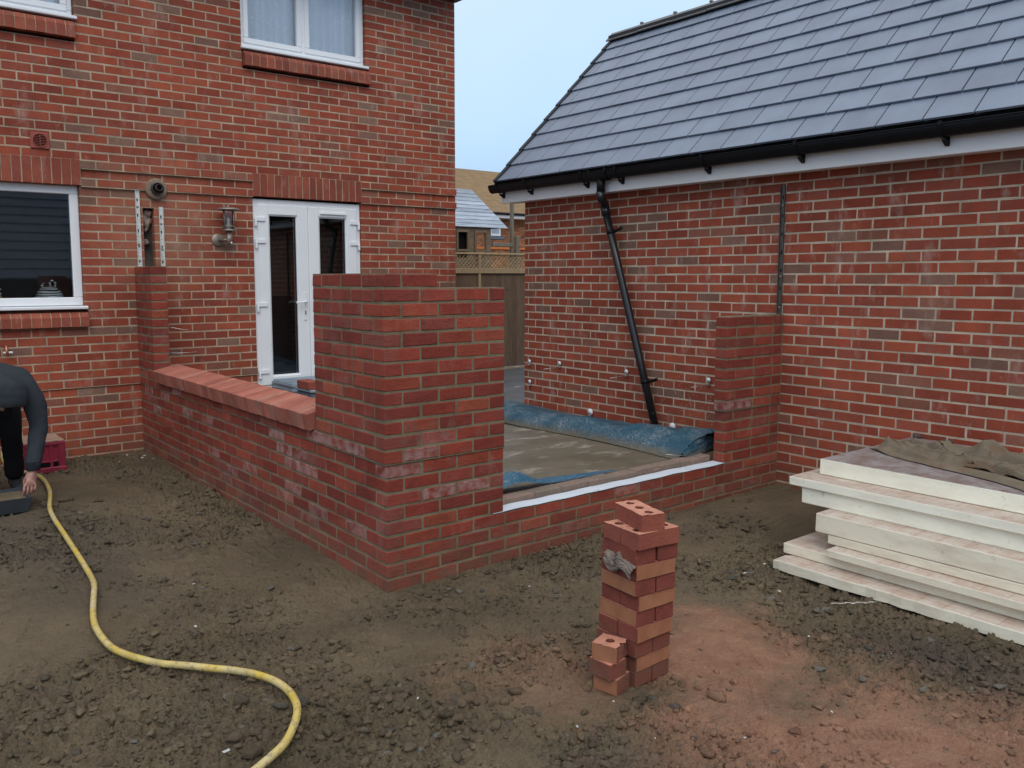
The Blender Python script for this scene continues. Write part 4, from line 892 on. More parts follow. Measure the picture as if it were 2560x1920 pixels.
# ------------------------------------------------------------------ loose brick stack
def brick_thing(cx, cy, z0, ang, L_, W_, H_, mats, label, group, holes=False, broken=False):
    """mats: sides, buff face flag. local x = length"""
    red, buffn, buffp = mats
    bm = bmesh.new(); hx, hy = L_/2, W_/2
    if holes:
        # top with three perforations: build by ring triangulation per segment
        seg = 20; nh = 1 if broken else max(1, int(round(L_/.0716))); w = L_/nh; r = .0185
        vt = {}
        def V(x, y, z):
            k = (round(x, 5), round(y, 5), round(z, 5))
            if k not in vt: vt[k] = bm.verts.new((x, y, z))
            return vt[k]
        for h in range(nh):
            x0 = -hx+h*w; x1 = x0+w; cxh = (x0+x1)/2
            ring = [V(cxh+r*math.cos(2*math.pi*i/seg), r*math.sin(2*math.pi*i/seg), H_) for i in range(seg)]
            low = [V(cxh+r*math.cos(2*math.pi*i/seg), r*math.sin(2*math.pi*i/seg), .004) for i in range(seg)]
            def bord(i):
                a = 2*math.pi*i/seg; c, s_ = math.cos(a), math.sin(a); k = min((w/2)/abs(c) if abs(c) > 1e-6 else 9, hy/abs(s_) if abs(s_) > 1e-6 else 9)
                return (cxh+c*k, s_*k)
            # square border points incl. corners
            bp_ = [bord(i) for i in range(seg)]
            for i in range(seg):
                j = (i+1) % seg; p, q = bp_[i], bp_[j]; poly = [ring[i], V(p[0], p[1], H_)]
                pc = (abs(abs(p[0]-cxh)-w/2) < 1e-6); qc = (abs(abs(q[0]-cxh)-w/2) < 1e-6)
                if pc != qc: 
                    cxn = cxh+math.copysign(w/2, (p[0] if pc else q[0])-cxh); poly.append(V(cxn, math.copysign(hy, p[1]+q[1]), H_))
                poly += [V(q[0], q[1], H_), ring[j]]
                try:
                    f = bm.faces.new(poly); f.material_index = 2
                    f = bm.faces.new([ring[j], ring[i], low[i], low[j]][::-1]); f.material_index = 3
                except ValueError: pass
            try: f = bm.faces.new(low); f.material_index = 3
            except ValueError: pass
        c8 = [[bm.verts.new((sx*hx, sy*hy, z)) for sx, sy in ((-1, -1), (1, -1), (1, 1), (-1, 1))] for z in (0, H_)]
        for i in range(4):
            f = bm.faces.new([c8[0][i], c8[0][(i+1) % 4], c8[1][(i+1) % 4], c8[1][i]]); f.material_index = 1 if (i == 0 and buffn) or (i == 2 and buffp) else 0
        bm.faces.new(c8[0][::-1])
    else:
        k = bmesh.ops.create_cube(bm, size=1); 
        for v in bm.verts: v.co = Vector((v.co.x*L_, v.co.y*W_, (v.co.z+.5)*H_))
        bm.normal_update()
        for f in bm.faces:
            n_ = f.normal
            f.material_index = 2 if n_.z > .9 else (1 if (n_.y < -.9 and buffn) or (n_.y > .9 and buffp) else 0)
        bmesh.ops.bevel(bm, geom=bm.edges[:], offset=.0025, segments=1, affect='EDGES')
    bmesh.ops.subdivide_edges(bm, edges=[e for e in bm.edges if e.calc_length() > .08], cuts=2, use_grid_fill=True)
    rr = random.Random(int((cx+cy*3+z0*7)*1e4))
    for v in bm.verts:
        k = 1.3 if broken and v.co.x > hx*.8 else .0
        v.co += Vector([rr.gauss(0, .0007) for _ in range(3)])
        if broken and v.co.x > hx*.6: v.co.x += rr.gauss(0, .006)-.004
    me = bpy.data.meshes.new('loose_brick'); bm.to_mesh(me); bm.free()
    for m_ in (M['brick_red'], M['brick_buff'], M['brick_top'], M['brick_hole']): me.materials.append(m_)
    o = bpy.data.objects.new('loose_brick', me); COL.objects.link(o); o.location = (cx, cy, z0); o.rotation_euler = (0, 0, ang)
    return tag(o, label, 'brick', group)
CHG = .0642; base = -.667; H_ = .0635
ordn = ['bottom', 'second', 'third', 'fourth', 'fifth', 'sixth', 'seventh', 'eighth', 'ninth', 'tenth']
for k in range(10):
    f = k/9.; ang = R(3-11*f)+random.gauss(0, .022); cy_ = -1.372-.045*f+random.gauss(0, .0035); cx_ = .348-.022*f+random.gauss(0, .0035)
    z = base+k*CHG; ca, sa = math.cos(ang), math.sin(ang)
    for s in (-1, 1):
        if k % 2 == 0:   # bricks run away from the camera, heads to the front
            ox = s*.0545; px_, py_ = cx_+ox*ca, cy_+ox*sa; a2 = ang+math.pi/2+random.gauss(0, .008)
            if k == 8 and s == 1: px_ += .006; 
            buff = (k in (4, 6) and s == -1)
            lb = f'{"buff sided" if buff else "red"} brick, {"left" if s < 0 else "right"} of the {ordn[k]} pair from the ground in the tall stack'
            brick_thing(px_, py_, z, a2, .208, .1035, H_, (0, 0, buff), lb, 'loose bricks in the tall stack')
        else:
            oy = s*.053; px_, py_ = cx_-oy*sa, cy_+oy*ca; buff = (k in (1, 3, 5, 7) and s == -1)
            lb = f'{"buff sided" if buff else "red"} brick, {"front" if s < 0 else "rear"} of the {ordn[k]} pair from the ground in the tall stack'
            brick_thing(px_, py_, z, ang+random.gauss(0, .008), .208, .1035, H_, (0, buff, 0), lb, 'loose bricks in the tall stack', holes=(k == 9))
brick_thing(.322, -1.415, base+10*CHG, R(-90-17), .213, .1025, .065, (0, 0, 0), 'red brick with three round holes lying alone on top of the tall stack', 'loose bricks in the tall stack', holes=True)
for k, (dx, dy, a, buff, lb) in enumerate(((.012, 0, 14, 1, 'bottom half brick with buff side in the short pile'), (-.008, .004, 4, 0, 'middle red half brick in the short pile'), (.004, .004, 18, 1, 'top broken half brick with one hole in the short pile'))):
    brick_thing(.166+dx, -1.415+dy, -.668+k*.0655, R(a-90), .108, .1025, .065, (buff if k == 0 else 0, buff, buff), lb, 'half bricks in the short pile', holes=(k == 2), broken=(k == 2))
# torn grey packaging wedged in the stack
A, B2 = np.meshgrid(np.linspace(0, 1, 40), np.linspace(0, 1, 24), indexing='ij'); w5 = fbm(A*5, B2*4, 117, 4)-.5
w6 = np.abs(fbm(A*6+B2*2, B2*6, 119, 3)-.5)
x5 = .226-.030*np.sin(np.pi*.6*B2)*(.6+A*.4)-.012*A+.030*(w6-.15); y5 = -1.335-.165*A+.012*w5; z5 = -.128-.050*B2**1.3*(1+.35*np.sin(A*7))-.025*A+.014*w5+.018*np.exp(-((A-.42)/.07)**2)*(1-B2)
b = MB(); b.grid(x5, y5, z5); b.grid(x5+.001, y5, z5-.002)
tag(b.build('paper_scrap', simple('torn sack paper', (.17, .135, .11), .85, .2, var=.5, nsc=18, bump=.4)), 'crumpled scrap of grey sack paper wedged between bricks of the stack', 'paper scrap')
# ------------------------------------------------------------------ hose, crate, tray
def cr(pts, k=8):
    P = [np.array(p, float) for p in pts]; P = [2*P[0]-P[1]]+P+[2*P[-1]-P[-2]]; out = []
    for i in range(1, len(P)-2):
        for j in range(k):
            t = j/k; out.append(.5*((2*P[i])+(-P[i-1]+P[i+1])*t+(2*P[i-1]-5*P[i]+4*P[i+1]-P[i+2])*t*t+(-P[i-1]+3*P[i]-3*P[i+1]+P[i+2])*t**3))
    return out+[P[-2]]
hp = [(-1.04, HL-.085, .31), (-1.045, HL-.09, .18), (-1.07, 4.17, -.045), (-1.105, 4.12, -.245), (-1.14, 4.02, -.41), (-1.165, 3.90, -.50), (-1.13, 3.80, -.575), (-1.07, 3.76, -.597), (-1.005, 3.76, -.60), (-.965, 3.64, -.603), (-.955, 3.46, -.605), (-.979, 3.16, -.609), (-1.025, 2.90, -.613), (-1.075, 2.64, -.617), (-1.104, 2.36, -.62), (-1.124, 1.954, -.626), (-1.142, 1.591, -.631), (-1.154, 1.322, -.634), (-1.168, 1.08, -.637), (-1.185, .95, -.639), (-1.22, .811, -.641), (-1.268, .616, -.644), (-1.297, .466, -.646), (-1.308, .315, -.648), (-1.303, .16, -.650), (-1.278, .043, -.651), (-1.243, -.054, -.652), (-1.197, -.143, -.652), (-1.132, -.227, -.652), (-1.044, -.329, -.652), (-.975, -.409, -.652), (-.923, -.498, -.652), (-.885, -.615, -.652), (-.879, -.725, -.652), (-.901, -.843, -.652), (-.942, -.931, -.652), (-1.007, -1.017, -.652), (-1.059, -1.07, -.652), (-1.124, -1.109, -.652), (-1.25, -1.17, -.652), (-1.45, -1.25, -.652), (-1.8, -1.3, -.652)]
hpc = []
for p_ in cr(hp, 7):
    g_ = float(gz(np.array(p_[0]), np.array(p_[1]))); lo = float(np.max(gheight(p_[0]+np.array([0., .02, -.02, 0, 0]), p_[1]+np.array([0., 0, 0, .02, -.02]))))
    hpc.append((p_[0], p_[1], max(p_[2], lo+.011)))
zs = np.array([q[2] for q in hpc]); zs = np.array([zs[max(0, i-4):i+5].max() if i > 40 else zs[i] for i in range(len(zs))])+.001; zs = np.convolve(np.pad(zs, 14, mode='edge'), np.ones(29)/29, 'valid'); hpc = [(q[0], q[1], z_) for q, z_ in zip(hpc, zs)]
b = MB(); b.tube(hpc, .0148, 14); tag(b.build('garden_hose', M['yellow']), 'thick muddy yellow hose snaking across the ground from the tap', 'hose')
cx0, cx1, cy0, cy1, cz0, cz1 = -1.035, -.735, 3.80, 4.20, -.612, -.36
crt = empty('milk_crate', ((cx0+cx1)/2, (cy0+cy1)/2, cz0), 'upturned red plastic crate with dusty top standing against the house wall', 'crate')
b = MB(); b.box(cx0+.012, cx1-.012, cy0+.012, cy1-.012, cz0+.005, cz1-.008)
for x in (cx0, cx1-.05): 
    for y in (cy0, cy1-.05): b.cbox(x, x+.05, y, y+.05, cz0, cz1-.002, 0, .006)
b.cbox(cx0-.008, cx1+.008, cy0-.008, cy1+.008, cz0, cz0+.045, 0, .006); b.cbox(cx0-.002, cx1+.002, cy0-.002, cy1+.002, cz1-.03, cz1-.003, 0, .005)
for f in (.33, .66):
    b.cbox(cx0+(cx1-cx0)*f-.012, cx0+(cx1-cx0)*f+.012, cy0+.002, cy0+.02, cz0+.04, cz1-.02, 0, .003); b.cbox(cx0+.002, cx0+.02, cy0+(cy1-cy0)*f-.012, cy0+(cy1-cy0)*f+.012, cz0+.04, cz1-.02, 0, .003)
b.cbox(cx0+.05, cx1-.05, cy0+.001, cy0+.016, cz0+.085, cz0+.098, 0, .003)
b.build('crate_body', M['crate'], crt)
b = MB(); b.cbox(cx0+.06, cx1-.055, cy0+.004, cy0+.0115, cz0+.05, cz0+.084, 0, .002); b.build('hand_hole', M['black'], crt)
b = MB(); u = np.linspace(cx0, cx1, 30); v = np.linspace(cy0, cy1, 36); U, Vv = np.meshgrid(u, v); b.grid(U, Vv, cz1-.001+.006*fbm(U*30, Vv*30, 131, 3)); b.build('mortar_dust', M['crate_dirt'], crt)
# tray of mortar
tr = empty('mortar_tray', (-1.45, 2.80, -.625), 'dark grey plastic tray of wet mortar at the feet of the worker', 'tray')
tx0, tx1, ty0, ty1, tz0, tz1 = -1.78, -1.165, 2.70, 3.06, -.628, -.53
b = MB(); n_ = 4
def ringp(x0, x1, y0, y1, z): return [(x0, y0, z), (x1, y0, z), (x1, y1, z), (x0, y1, z)]
V = ringp(tx0+.03, tx1-.025, ty0+.02, ty1-.02, tz0)+ringp(tx0, tx1, ty0, ty1, tz1)+ringp(tx0+.012, tx1-.012, ty0+.012, ty1-.012, tz1)+ringp(tx0+.04, tx1-.04, ty0+.03, ty1-.03, tz0+.012)
F = [[3, 2, 1, 0]]
for l_ in range(3): F += [[l_*4+i, l_*4+(i+1) % 4, l_*4+4+(i+1) % 4, l_*4+4+i] for i in range(4)]
F += [[12, 13, 14, 15]]; b.add(V, F); tray_o = b.build('tray_body', M['tray'], tr, True)
b = MB(); U, Vv = np.meshgrid(np.linspace(tx0+.02, tx1-.02, 40), np.linspace(ty0+.018, ty1-.018, 26)); b.grid(U, Vv, tz1-.02+.03*(fbm(U*9, Vv*9, 141, 4)-.5)); b.build('wet_mortar', M['mortar_wet'], tr)
# ------------------------------------------------------------------ person
def skin(name, V, E, Rr, mt, parent, sub=2, post=None):
    me = bpy.data.meshes.new(name+'_skel'); me.from_pydata(V, E, []); o = bpy.data.objects.new(name+'_skel', me); COL.objects.link(o)
    o.modifiers.new('s', 'SKIN'); sv = me.skin_vertices[0].data
    for i, r in enumerate(Rr):
        r = r if isinstance(r, tuple) else (r, r); sv[i].radius = r; sv[i].use_root = (i == 0)
    s = o.modifiers.new('u', 'SUBSURF'); s.levels = sub; s.render_levels = sub
    dg = bpy.context.evaluated_depsgraph_get(); dg.update(); ev = o.evaluated_get(dg); m2 = bpy.data.meshes.new_from_object(ev); bpy.data.objects.remove(o)
    m2.name = name; m2.materials.clear(); m2.materials.append(mt)
    co = np.zeros(len(m2.vertices)*3); m2.vertices.foreach_get('co', co); co = co.reshape(-1, 3)
    if post: co = post(co)
    co = co-np.array(parent.location); m2.vertices.foreach_set('co', co.ravel()); m2.polygons.foreach_set('use_smooth', np.ones(len(m2.polygons), bool)); m2.update()
    q = bpy.data.objects.new(name, m2); COL.objects.link(q); q.parent = parent; return q
per = empty('person', (-1.2, 3.36, -.615), 'person in grey hooded top and black trousers bending down over the mortar tray', 'person')
PX = -1.245
Hh = {'hip': (PX, 3.50, .20), 'waist': (PX, 3.34, .255), 'chest': (PX, 3.12, .235), 'neck': (PX, 2.95, .185), 'head': (PX, 2.86, .17), 'top': (PX, 2.82, .11)}
shL, elL, wrL = (PX+.175, 3.03, .215), (-1.015, 2.955, -.09), (-1.085, 2.835, -.375)
shR, elR, wrR = (PX-.175, 3.03, .215), (-1.47, 2.95, -.09), (-1.41, 2.83, -.375)
def arm_hand(w, sg, fing):
    """palm and five fingers below the wrist; sg = +1 for the arm on the image right"""
    V, E, Rr = [], [], []
    wx, wy, wz = w; p1 = (wx-.012*sg, wy-.010, wz-.045); p2 = (wx-.026*sg, wy-.018, wz-.085)
    return p1, p2
V = [Hh['hip'], Hh['waist'], Hh['chest'], Hh['neck'], Hh['head'], Hh['top'], shL, elL, wrL, shR, elR, wrR]
E = [(0, 1), (1, 2), (2, 3), (3, 4), (4, 5), (2, 6), (6, 7), (7, 8), (2, 9), (9, 10), (10, 11)]
Rr = [.13, .12, .13, .055, .085, .07, .055, .042, (.028, .034), .055, .042, (.028, .034)]
kneeL, ankL = (-1.135, 3.36, -.20), (-1.115, 3.45, -.54); kneeR, ankR = (-1.36, 3.34, -.20), (-1.31, 3.42, -.54)
base_i = len(V); V += [(PX+.09, 3.50, .14), kneeL, ankL, (PX-.09, 3.50, .14), kneeR, ankR]; E += [(0, base_i), (base_i, base_i+1), (base_i+1, base_i+2), (0, base_i+3), (base_i+3, base_i+4), (base_i+4, base_i+5)]; Rr += [.09, .062, .045, .09, .062, .045]
for wi, w, sg in ((8, wrL, 1), (11, wrR, -1)):
    wx, wy, wz = w; n0 = len(V)
    V += [(wx-.010*sg, wy-.006, wz-.04), (wx-.024*sg, wy-.014, wz-.078)]; E += [(wi, n0), (n0, n0+1)]; Rr += [(.026, .036), (.020, .042)]
    for f, (ox, ln) in enumerate(((-.036, .062), (-.013, .074), (.010, .070), (.031, .056))):
        a = len(V); bx_, by_, bz_ = wx-.024*sg+ox, wy-.018, wz-.086
        V += [(bx_-.004*sg, by_-.006, bz_-.012), (bx_-.008*sg, by_-.010, bz_-.012-ln*.45), (bx_-.010*sg, by_+.004, bz_-.012-ln*.8), (bx_-.010*sg, by_+.018, bz_-.012-ln)]
        E += [(n0+1, a), (a, a+1), (a+1, a+2), (a+2, a+3)]; Rr += [.0095, .009, .0085, .0075]
    a = len(V); V += [(wx-.048*sg, wy+.012, wz-.05), (wx-.058*sg, wy+.022, wz-.085), (wx-.052*sg, wy+.03, wz-.115)]; E += [(n0, a), (a, a+1), (a+1, a+2)]; Rr += [.013, .011, .009]
body = skin('body', V, E, Rr, M['skin'], per)
# face on the lowered head
fb = MB()
hc = np.array(Hh['head'])+np.array((0, -.015, .012))
V = IV.copy(); Vh = V*np.array([.075, .095, .105]); Vh = Vh+hc; fb.add(Vh, IF, 0, True)
fb.add(IV*np.array([.016, .02, .028])+hc+np.array((0, .015, -.104)), IF, 0, True)
for s in (-1, 1): fb.add(IV*np.array([.012, .022, .032])+hc+np.array((s*.08, .01, 0)), IF, 0, True)
fb.build('face', M['skin'], per)
for s in (-1, 1):
    eb = MB(); eb.add(IV1*np.array([.012, .010, .008])+hc+np.array((s*.032, -.02, -.092)), IF1, 0, True); eb.build('eye', M['hair'], per)
eb = MB(); eb.add(IV1*np.array([.028, .008, .006])+hc+np.array((0, .055, -.086)), IF1, 0, True); eb.build('mouth', M['hair'], per)
def wrinkle(co, a=.014, f=24.):
    nn = fbm(co[:, 0]*f+co[:, 2]*f*.6, co[:, 1]*f-co[:, 2]*f*.7, 151, 3)-.5
    c = co.copy(); c[:, 0] += a*nn*2; c[:, 2] += a*(fbm(co[:, 0]*f, co[:, 2]*f*1.4, 157, 3)-.5)*1.6; return c
V = [Hh['hip'], (PX, 3.36, .25), (PX, 3.14, .235), (PX, 3.0, .215), shL, (-1.025, 2.99, .06), elL, (-1.05, 2.90, -.22), (wrL[0]-.0, wrL[1], wrL[2]+.05), (wrL[0]-.004, wrL[1], wrL[2]+.005), shR, (-1.46, 2.99, .06), elR, (-1.44, 2.90, -.22), (wrR[0], wrR[1], wrR[2]+.05), (wrR[0], wrR[1], wrR[2]+.005)]
E = [(0, 1), (1, 2), (2, 3), (3, 4), (4, 5), (5, 6), (6, 7), (7, 8), (8, 9), (3, 10), (10, 11), (11, 12), (12, 13), (13, 14), (14, 15)]
Rr = [(.165, .13), (.155, .125), (.165, .135), (.14, .12), .088, .074, .066, .060, .052, .043, .088, .074, .066, .060, .052, .043]
skin('hooded_top', V, E, Rr, M['hoodie'], per, post=wrinkle)
for w_ in (wrL, wrR):
    b = MB(); b.lathe([(.040, 0), (.046, .004), (.047, .055), (.052, .062), (.050, .068), (.040, .066)], (w_[0], w_[1], w_[2]+.0), (0, .1, 1), 20); b.build('cuff', M['hoodie'], per)
# hood hanging over the lowered head
A, B2 = np.meshgrid(np.linspace(0, 2*math.pi, 48), np.linspace(0, 1, 16), indexing='ij')
sq = lambda c: np.sign(c)*np.abs(c)**.75
hr = np.interp(B2, [0, .12, .3, .6, .9, 1.], [.01, .07, .112, .126, .126, .118]); wn = fbm(np.cos(A)*2+3, np.sin(A)*2+B2*3, 161, 3)-.5
xh = PX+.012+sq(np.cos(A))*hr*1.02+.02*wn; yh = 2.845+sq(np.sin(A))*hr*1.12+.016*wn; zh = .315-B2*.215-.02*np.cos(A)+.012*wn
b = MB(); b.grid(xh, yh, zh); b.grid(PX+.012+(xh-PX-.012)*.94, 2.845+(yh-2.845)*.94, zh-.004); b.grid(*[np.stack([q1[:, -1], q2[:, -1]], 1) for q1, q2 in ((xh, PX+.012+(xh-PX-.012)*.94), (yh, 2.845+(yh-2.845)*.94), (zh, zh-.004))])
b.build('hood', M['hoodie'], per)
b = MB()
for x_ in (PX+.045, PX-.05): b.tube(cr([(x_, 2.86, .10), (x_+.004, 2.855, .03), (x_-.004, 2.85, -.03), (x_+.008, 2.85, -.06)], 4), .0035, 6)
b.build('drawstring', M['black'], per)
V = [(PX, 3.52, .19), (PX+.095, 3.50, .12), (-1.13, 3.40, -.05), kneeL, (-1.12, 3.40, -.36), (-1.115, 3.44, -.55), (PX-.095, 3.50, .12), (-1.36, 3.38, -.05), kneeR, (-1.335, 3.38, -.36), (-1.31, 3.41, -.55)]
E = [(0, 1), (1, 2), (2, 3), (3, 4), (4, 5), (0, 6), (6, 7), (7, 8), (8, 9), (9, 10)]
skin('trousers', V, E, [(.16, .14), .115, .093, .080, .072, .070, .115, .093, .080, .072, .070], M['trousers'], per, post=lambda c: wrinkle(c, .008, 26.))
def boot(x, y, z, dx):
    V = [(x, y, z+.10), (x, y-.005, z+.045), (x+dx*.3, y-.07, z+.040), (x+dx*.7, y-.14, z+.032), (x+dx, y-.185, z+.030)]
    skin('boot', V, [(0, 1), (1, 2), (2, 3), (3, 4)], [.056, (.05, .046), (.046, .042), (.044, .034), (.034, .028)], M['boots'], per, post=lambda c: np.stack([c[:, 0], c[:, 1], np.maximum(c[:, 2], z)], 1))
boot(-1.115, 3.45, -.618, .02); boot(-1.305, 3.42, -.618, .03)
per.location.x -= .045
# ------------------------------------------------------------------ beyond the gap: fence, play house, far house
fen = empty('timber_fence', (5.2, 6.1, -.5), 'brown board fence topped with diagonal trellis behind the gap', 'fence')
fy = lambda x: 6.02-.035*(x-4.7)
FXa, FXb = 3.6, 8.6
b = MB(); x = FXa
while x < FXb:
    b.rbox((x, fy(x), -.36), (.105, -.0037, 0), (0, .018, 0), (0, 0, 1.37), 0, .002)
    x += .098
b.build('board_panel', M['fence'], fen)
b = MB(); b.rbox((FXa, fy(FXa)-.005, -.52), (FXb-FXa, -.175, 0), (0, .03, 0), (0, 0, .15), 0, .004); b.build('gravel_board', M['trellis'], fen)
b = MB(); b.rbox((FXa, fy(FXa)-.03, 1.005), (FXb-FXa, -.175, 0), (0, .05, 0), (0, 0, .075), 0, .004); b.rbox((FXa, fy(FXa)-.03, 1.275), (FXb-FXa, -.175, 0.0), (0, .05, 0), (0, 0, .025), 0, .003); b.build('fence_rail', M['trellis'], fen)
b = MB(); x = FXa-.4
while x < FXb:
    if FXa < x+.2: b.rbox((x, fy(x)-.008, 1.08), (.19, -.0067, .195), (0, .006, 0), (-.009, 0, .009), 0, .001); b.rbox((x+.19, fy(x)+.002, 1.08), (-.19, .0067, .195), (0, .006, 0), (.009, 0, .009), 0, .001)
    x += .062
b.build('trellis', M['trellis'], fen)
for x in (3.7, 5.17, 6.72, 8.3): b = MB(); b.cbox(x-.022, x+.022, fy(x)-.025, fy(x)+.05, -.55, 1.275, 0, .004); b.build('fence_post', M['trellis'], fen)
plh = empty('play_house', (7.2, 9.2, -.6), 'raised wooden play house with pale grey shingle roof beyond the fence', 'play house')
b = MB(); nr = 10; z0, z1 = 1.878, 2.585
for i in range(nr):
    f0, f1 = i/nr, (i+1)/nr; xr0 = 8.13-.60*f0; xr1 = 8.13-.60*f1-.0; za = z0+(z1-z0)*f0; zb = z0+(z1-z0)*f1; ya, yb = 8.98+.35*f0, 8.98+.35*f1
    V = [(5.8, ya-.015, za), (xr0, ya-.015, za), (xr1, yb, zb+.01), (5.8, yb, zb+.01), (5.8, ya+.02, za), (xr0, ya+.02, za), (xr1, yb+.02, zb+.005), (5.8, yb+.02, zb+.005)]
    b.add(V, [(0, 1, 2, 3), (4, 7, 6, 5), (0, 4, 5, 1), (1, 5, 6, 2), (3, 2, 6, 7), (0, 3, 7, 4)])
b.prism([(8.98+.36, 2.58), (9.75, 1.88), (9.72, 1.86), (9.33, 2.55)], 0, 5.8, 7.50); b.add([(8.125, 8.99, 1.885), (8.125, 9.75, 1.885), (7.53, 9.36, 2.585), (7.50, 9.75, 1.885)], [(0, 1, 2), (1, 3, 2)]); b.build('roof', M['shingle'], plh)
b = MB()
for xa, xc in ((5.9, 6.985), (7.20, 7.40), (7.62, 7.76)): 
    for i in range(6): b.cbox(xa, xc, 9.02, 9.05, 1.18+i*.125, 1.18+i*.125+.122, 0, .006)
b.cbox(5.9, 7.76, 9.021, 9.049, 1.0, 1.30, 0, .004); b.cbox(5.9, 7.76, 9.021, 9.049, 1.80, 1.92, 0, .004); b.cbox(5.9, 7.0, 9.50, 9.54, 1.0, 1.92, 0, .004); b.cbox(7.73, 7.76, 9.05, 9.5, 1.0, 1.35, 0, .004)
b.build('wall', M['cabin'], plh)
for x0_, x1_ in ((6.985, 7.20), (7.40, 7.62)):
    b = MB(); frame(b, x0_-.04, x1_+.04, 1.42, 1.82, .045, 9.0, 9.019); b.build('window_frame', M['cabin'], plh)
b = MB(); b.box(5.95, 7.25, 9.1, 9.12, 1.3, 1.85); b.build('dark_interior', M['black'], plh)
b = MB()
for x_ in (6.0, 7.72): 
    for y_ in (9.06, 9.46): b.cbox(x_-.04, x_+.04, y_-.04, y_+.04, -.6, 1.0, 0, .004)
b.cbox(5.9, 8.4, 9.0, 9.5, .98, 1.02, 0, .004); b.build('platform', M['post'], plh)
b = MB(); b.cbox(8.275-.03, 8.275+.03, 9.0, 9.06, -.6, 2.55, 0, .005); b.build('post', M['post'], plh)
b = MB(); b.cbox(8.345-.045, 8.345+.045, 8.92, 8.99, -.6, 1.73, 0, .005); b.build('post', M['post'], plh)
b = MB(); b.cbox(7.78, 8.30, 8.99, 9.03, 1.53, 1.60, 0, .005); b.build('hand_rail', M['post'], plh)
far = empty('far_house', (20., 26., -1.), 'distant orange brick house with plain tan roof', 'house')
b = MB(); u0, u1 = 13., 30.
b.box(u0, u1, 25.05, 33., -1., 3.5, 1)
for r in range(10, 47):
    z0_ = r*CH; x = 17.5+(r % 2)*.1125
    while x < 25.: b.cbox(x+.005, x+.22, 25.0, 25.06, z0_+.005, z0_+.07, 0, .003); x += .225
b.build('wall', [M['brick_far'], M['far_mortar']], far)
b = MB(); b.prism([(24.6, 3.64), (29.2, 6.05), (34., 3.64), (34., 3.5), (29.2, 5.9), (24.6, 3.52)], 0, u0, u1+.4); b.build('roof', M['tan_roof'], far, True)
b = MB(); b.cbox(u0, u1, 24.55, 24.60, 3.44, 3.56, 0, .01); b.cbox(u0, u1, 24.6, 25.0, 3.43, 3.45, 0, .01); b.build('fascia', M['fascia'], far)
b = MB(); b.tube([(u0, 24.5, 3.62), (u1, 24.5, 3.62)], .055, 10); b.build('gutter', M['black_plastic'], far)
b = MB(); frame(b, 20.2, 20.79, 2.70, 3.08, .09, 24.95, 24.998, 0, .01); w_ = b.build('window', M['upvc'], far)
b = MB(); b.box(20.28, 20.71, 24.96, 24.965, 2.78, 3.0); b.build('pane', simple('far pane', (.35, .4, .45), .2), w_)
b = MB(); b.cbox(20.1, 21.0, 24.96, 24.997, 2.56, 2.69, 0, .01); b.build('brick_sill', simple('blue brick', (.12, .14, .18), .7), w_)
b = MB(); b.cbox(u0, u1, 24.95, 24.996, 2.13, 2.22, 0, .01); b.build('brick_band', M['orange'], far)
# house behind the photographer, seen in the window reflections
nb = empty('neighbour_house', (-1., -16., -.66), 'low brick building with dark slate roof standing behind the camera', 'house')
b = MB(); b.box(-9., 12., -22., -14., -.7, 1.0); b.build('wall', simple('plain brick', (.10, .06, .05), .9, .2, var=.25, nsc=20), nb)
b = MB()
for i in range(16): 
    y_ = -13.6-i*.26; z_ = .95+i*.26; b.add([(-9.4, y_, z_), (12.4, y_, z_), (12.4, y_-.28, z_+.24), (-9.4, y_-.28, z_+.24), (-9.4, y_, z_-.05), (12.4, y_, z_-.05)], [(0, 3, 2, 1), (4, 0, 1, 5)])
b.prism([(-17.7, 5.05), (-22.4, .9), (-22.4, .8), (-17.7, 4.9)], 0, -9.4, 12.4); b.build('roof', M['slate'], nb)
# ------------------------------------------------------------------ light and sky
w = bpy.data.worlds.new('World'); S.world = w; w.use_nodes = True; nt = w.node_tree; bg = nt.nodes['Background']
SUN_EL, SUN_AZ = R(48), R(208)      # compass style: direction of the sun, measured from +Y clockwise
sky = nt.nodes.new('ShaderNodeTexSky'); sky.sky_type = 'NISHITA'; sky.sun_disc = False; sky.sun_elevation = SUN_EL; sky.sun_rotation = SUN_AZ; sky.air_density = 1.; sky.dust_density = 2.; sky.ozone_density = 2.
tc = nt.nodes.new('ShaderNodeTexCoord'); sx = nt.nodes.new('ShaderNodeSeparateXYZ'); nt.links.new(tc.outputs['Generated'], sx.inputs[0])
nz = nt.nodes.new('ShaderNodeTexNoise'); nz.inputs['Scale'].default_value = 2.2; nz.inputs['Detail'].default_value = 4; nt.links.new(tc.outputs['Generated'], nz.inputs['Vector'])
ad = nt.nodes.new('ShaderNodeMath'); ad.operation = 'MULTIPLY_ADD'; nt.links.new(nz.outputs[0], ad.inputs[0]); ad.inputs[1].default_value = .30; nt.links.new(sx.outputs[2], ad.inputs[2])
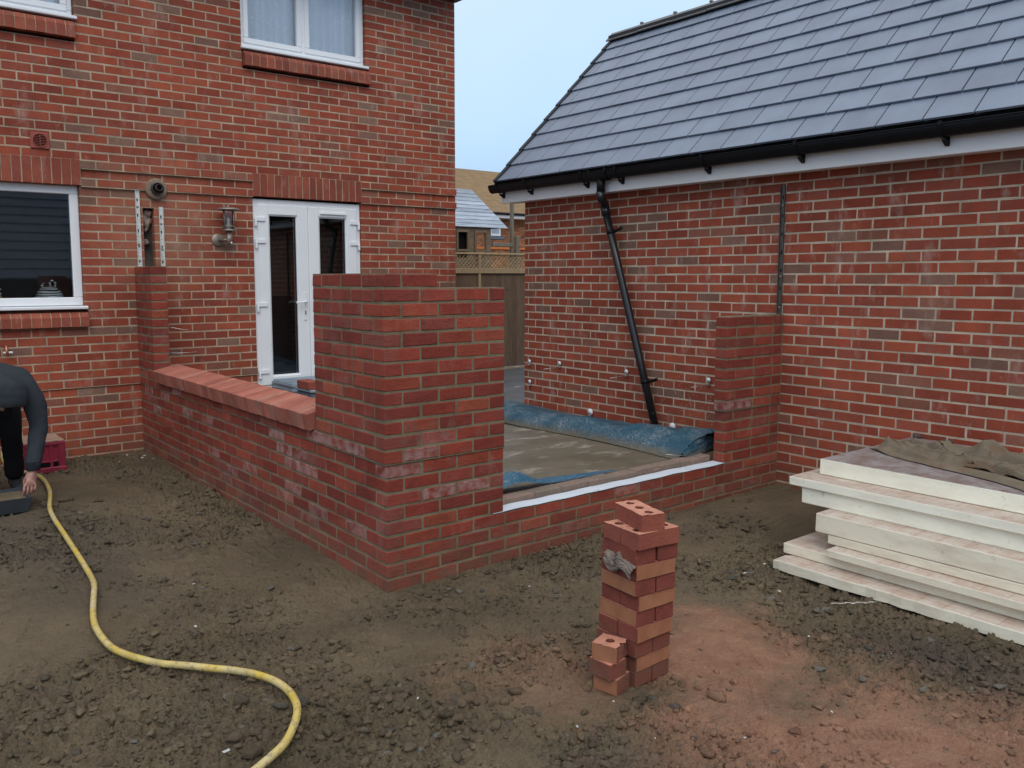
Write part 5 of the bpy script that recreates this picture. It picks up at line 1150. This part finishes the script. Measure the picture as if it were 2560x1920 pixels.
rp_ = nt.nodes.new('ShaderNodeValToRGB'); nt.links.new(ad.outputs[0], rp_.inputs[0])
stops = [(0., (3.0, 4.4, 7.2)), (.14, (4.0, 6.0, 9.6)), (.34, (6.2, 8.7, 11.3)), (.55, (8.2, 9.8, 11.8)), (1., (14.5, 15., 15.8))]
el = rp_.color_ramp.elements
while len(el) < len(stops): el.new(.5)
for e_, (p_, c_) in zip(el, stops): e_.position = p_; e_.color = (*c_, 1)
mx = nt.nodes.new('ShaderNodeMix'); mx.data_type = 'RGBA'; mx.inputs[0].default_value = .88; nt.links.new(sky.outputs[0], mx.inputs[6]); nt.links.new(rp_.outputs[0], mx.inputs[7]); nt.links.new(mx.outputs[2], bg.inputs['Color'])
bg.inputs['Strength'].default_value = .1
sd = bpy.data.lights.new('sun', 'SUN'); sd.energy = 1.1; sd.angle = R(40); sd.color = (1., .96, .9); so = bpy.data.objects.new('sun', sd); COL.objects.link(so)
dv = Vector((math.sin(SUN_AZ)*math.cos(SUN_EL), math.cos(SUN_AZ)*math.cos(SUN_EL), math.sin(SUN_EL))); so.rotation_euler = (-dv).to_track_quat('-Z', 'Y').to_euler(); so.location = dv*20
# ------------------------------------------------------------------ camera
cd = bpy.data.cameras.new('camera'); cam = bpy.data.objects.new('camera', cd); COL.objects.link(cam)
f_ = Vector((.6121035, .78397354, -.1035123)); r_ = Vector((.78814817, -.61548486, -.00092348)); u_ = Vector((.06443423, .08101777, .99462774))
Mc = Matrix.Identity(4)
for i in range(3): Mc[i][0] = r_[i]; Mc[i][1] = u_[i]; Mc[i][2] = -f_[i]
Mc.translation = Vector((-2.17470, -3.63997, .95576)); cam.matrix_world = Mc
cd.sensor_width = 36; cd.lens = 2110.23/2560*36; cd.shift_x = 57.21/2560; cd.shift_y = -48.06/2560; cd.clip_start = .05; cd.clip_end = 300
S.camera = cam
S.view_settings.view_transform = 'Standard'; S.view_settings.look = 'None'; S.view_settings.exposure = 0.; S.view_settings.gamma = 1.
S.render.engine = 'CYCLES'; S.cycles.max_bounces = 8; S.cycles.use_denoising = True
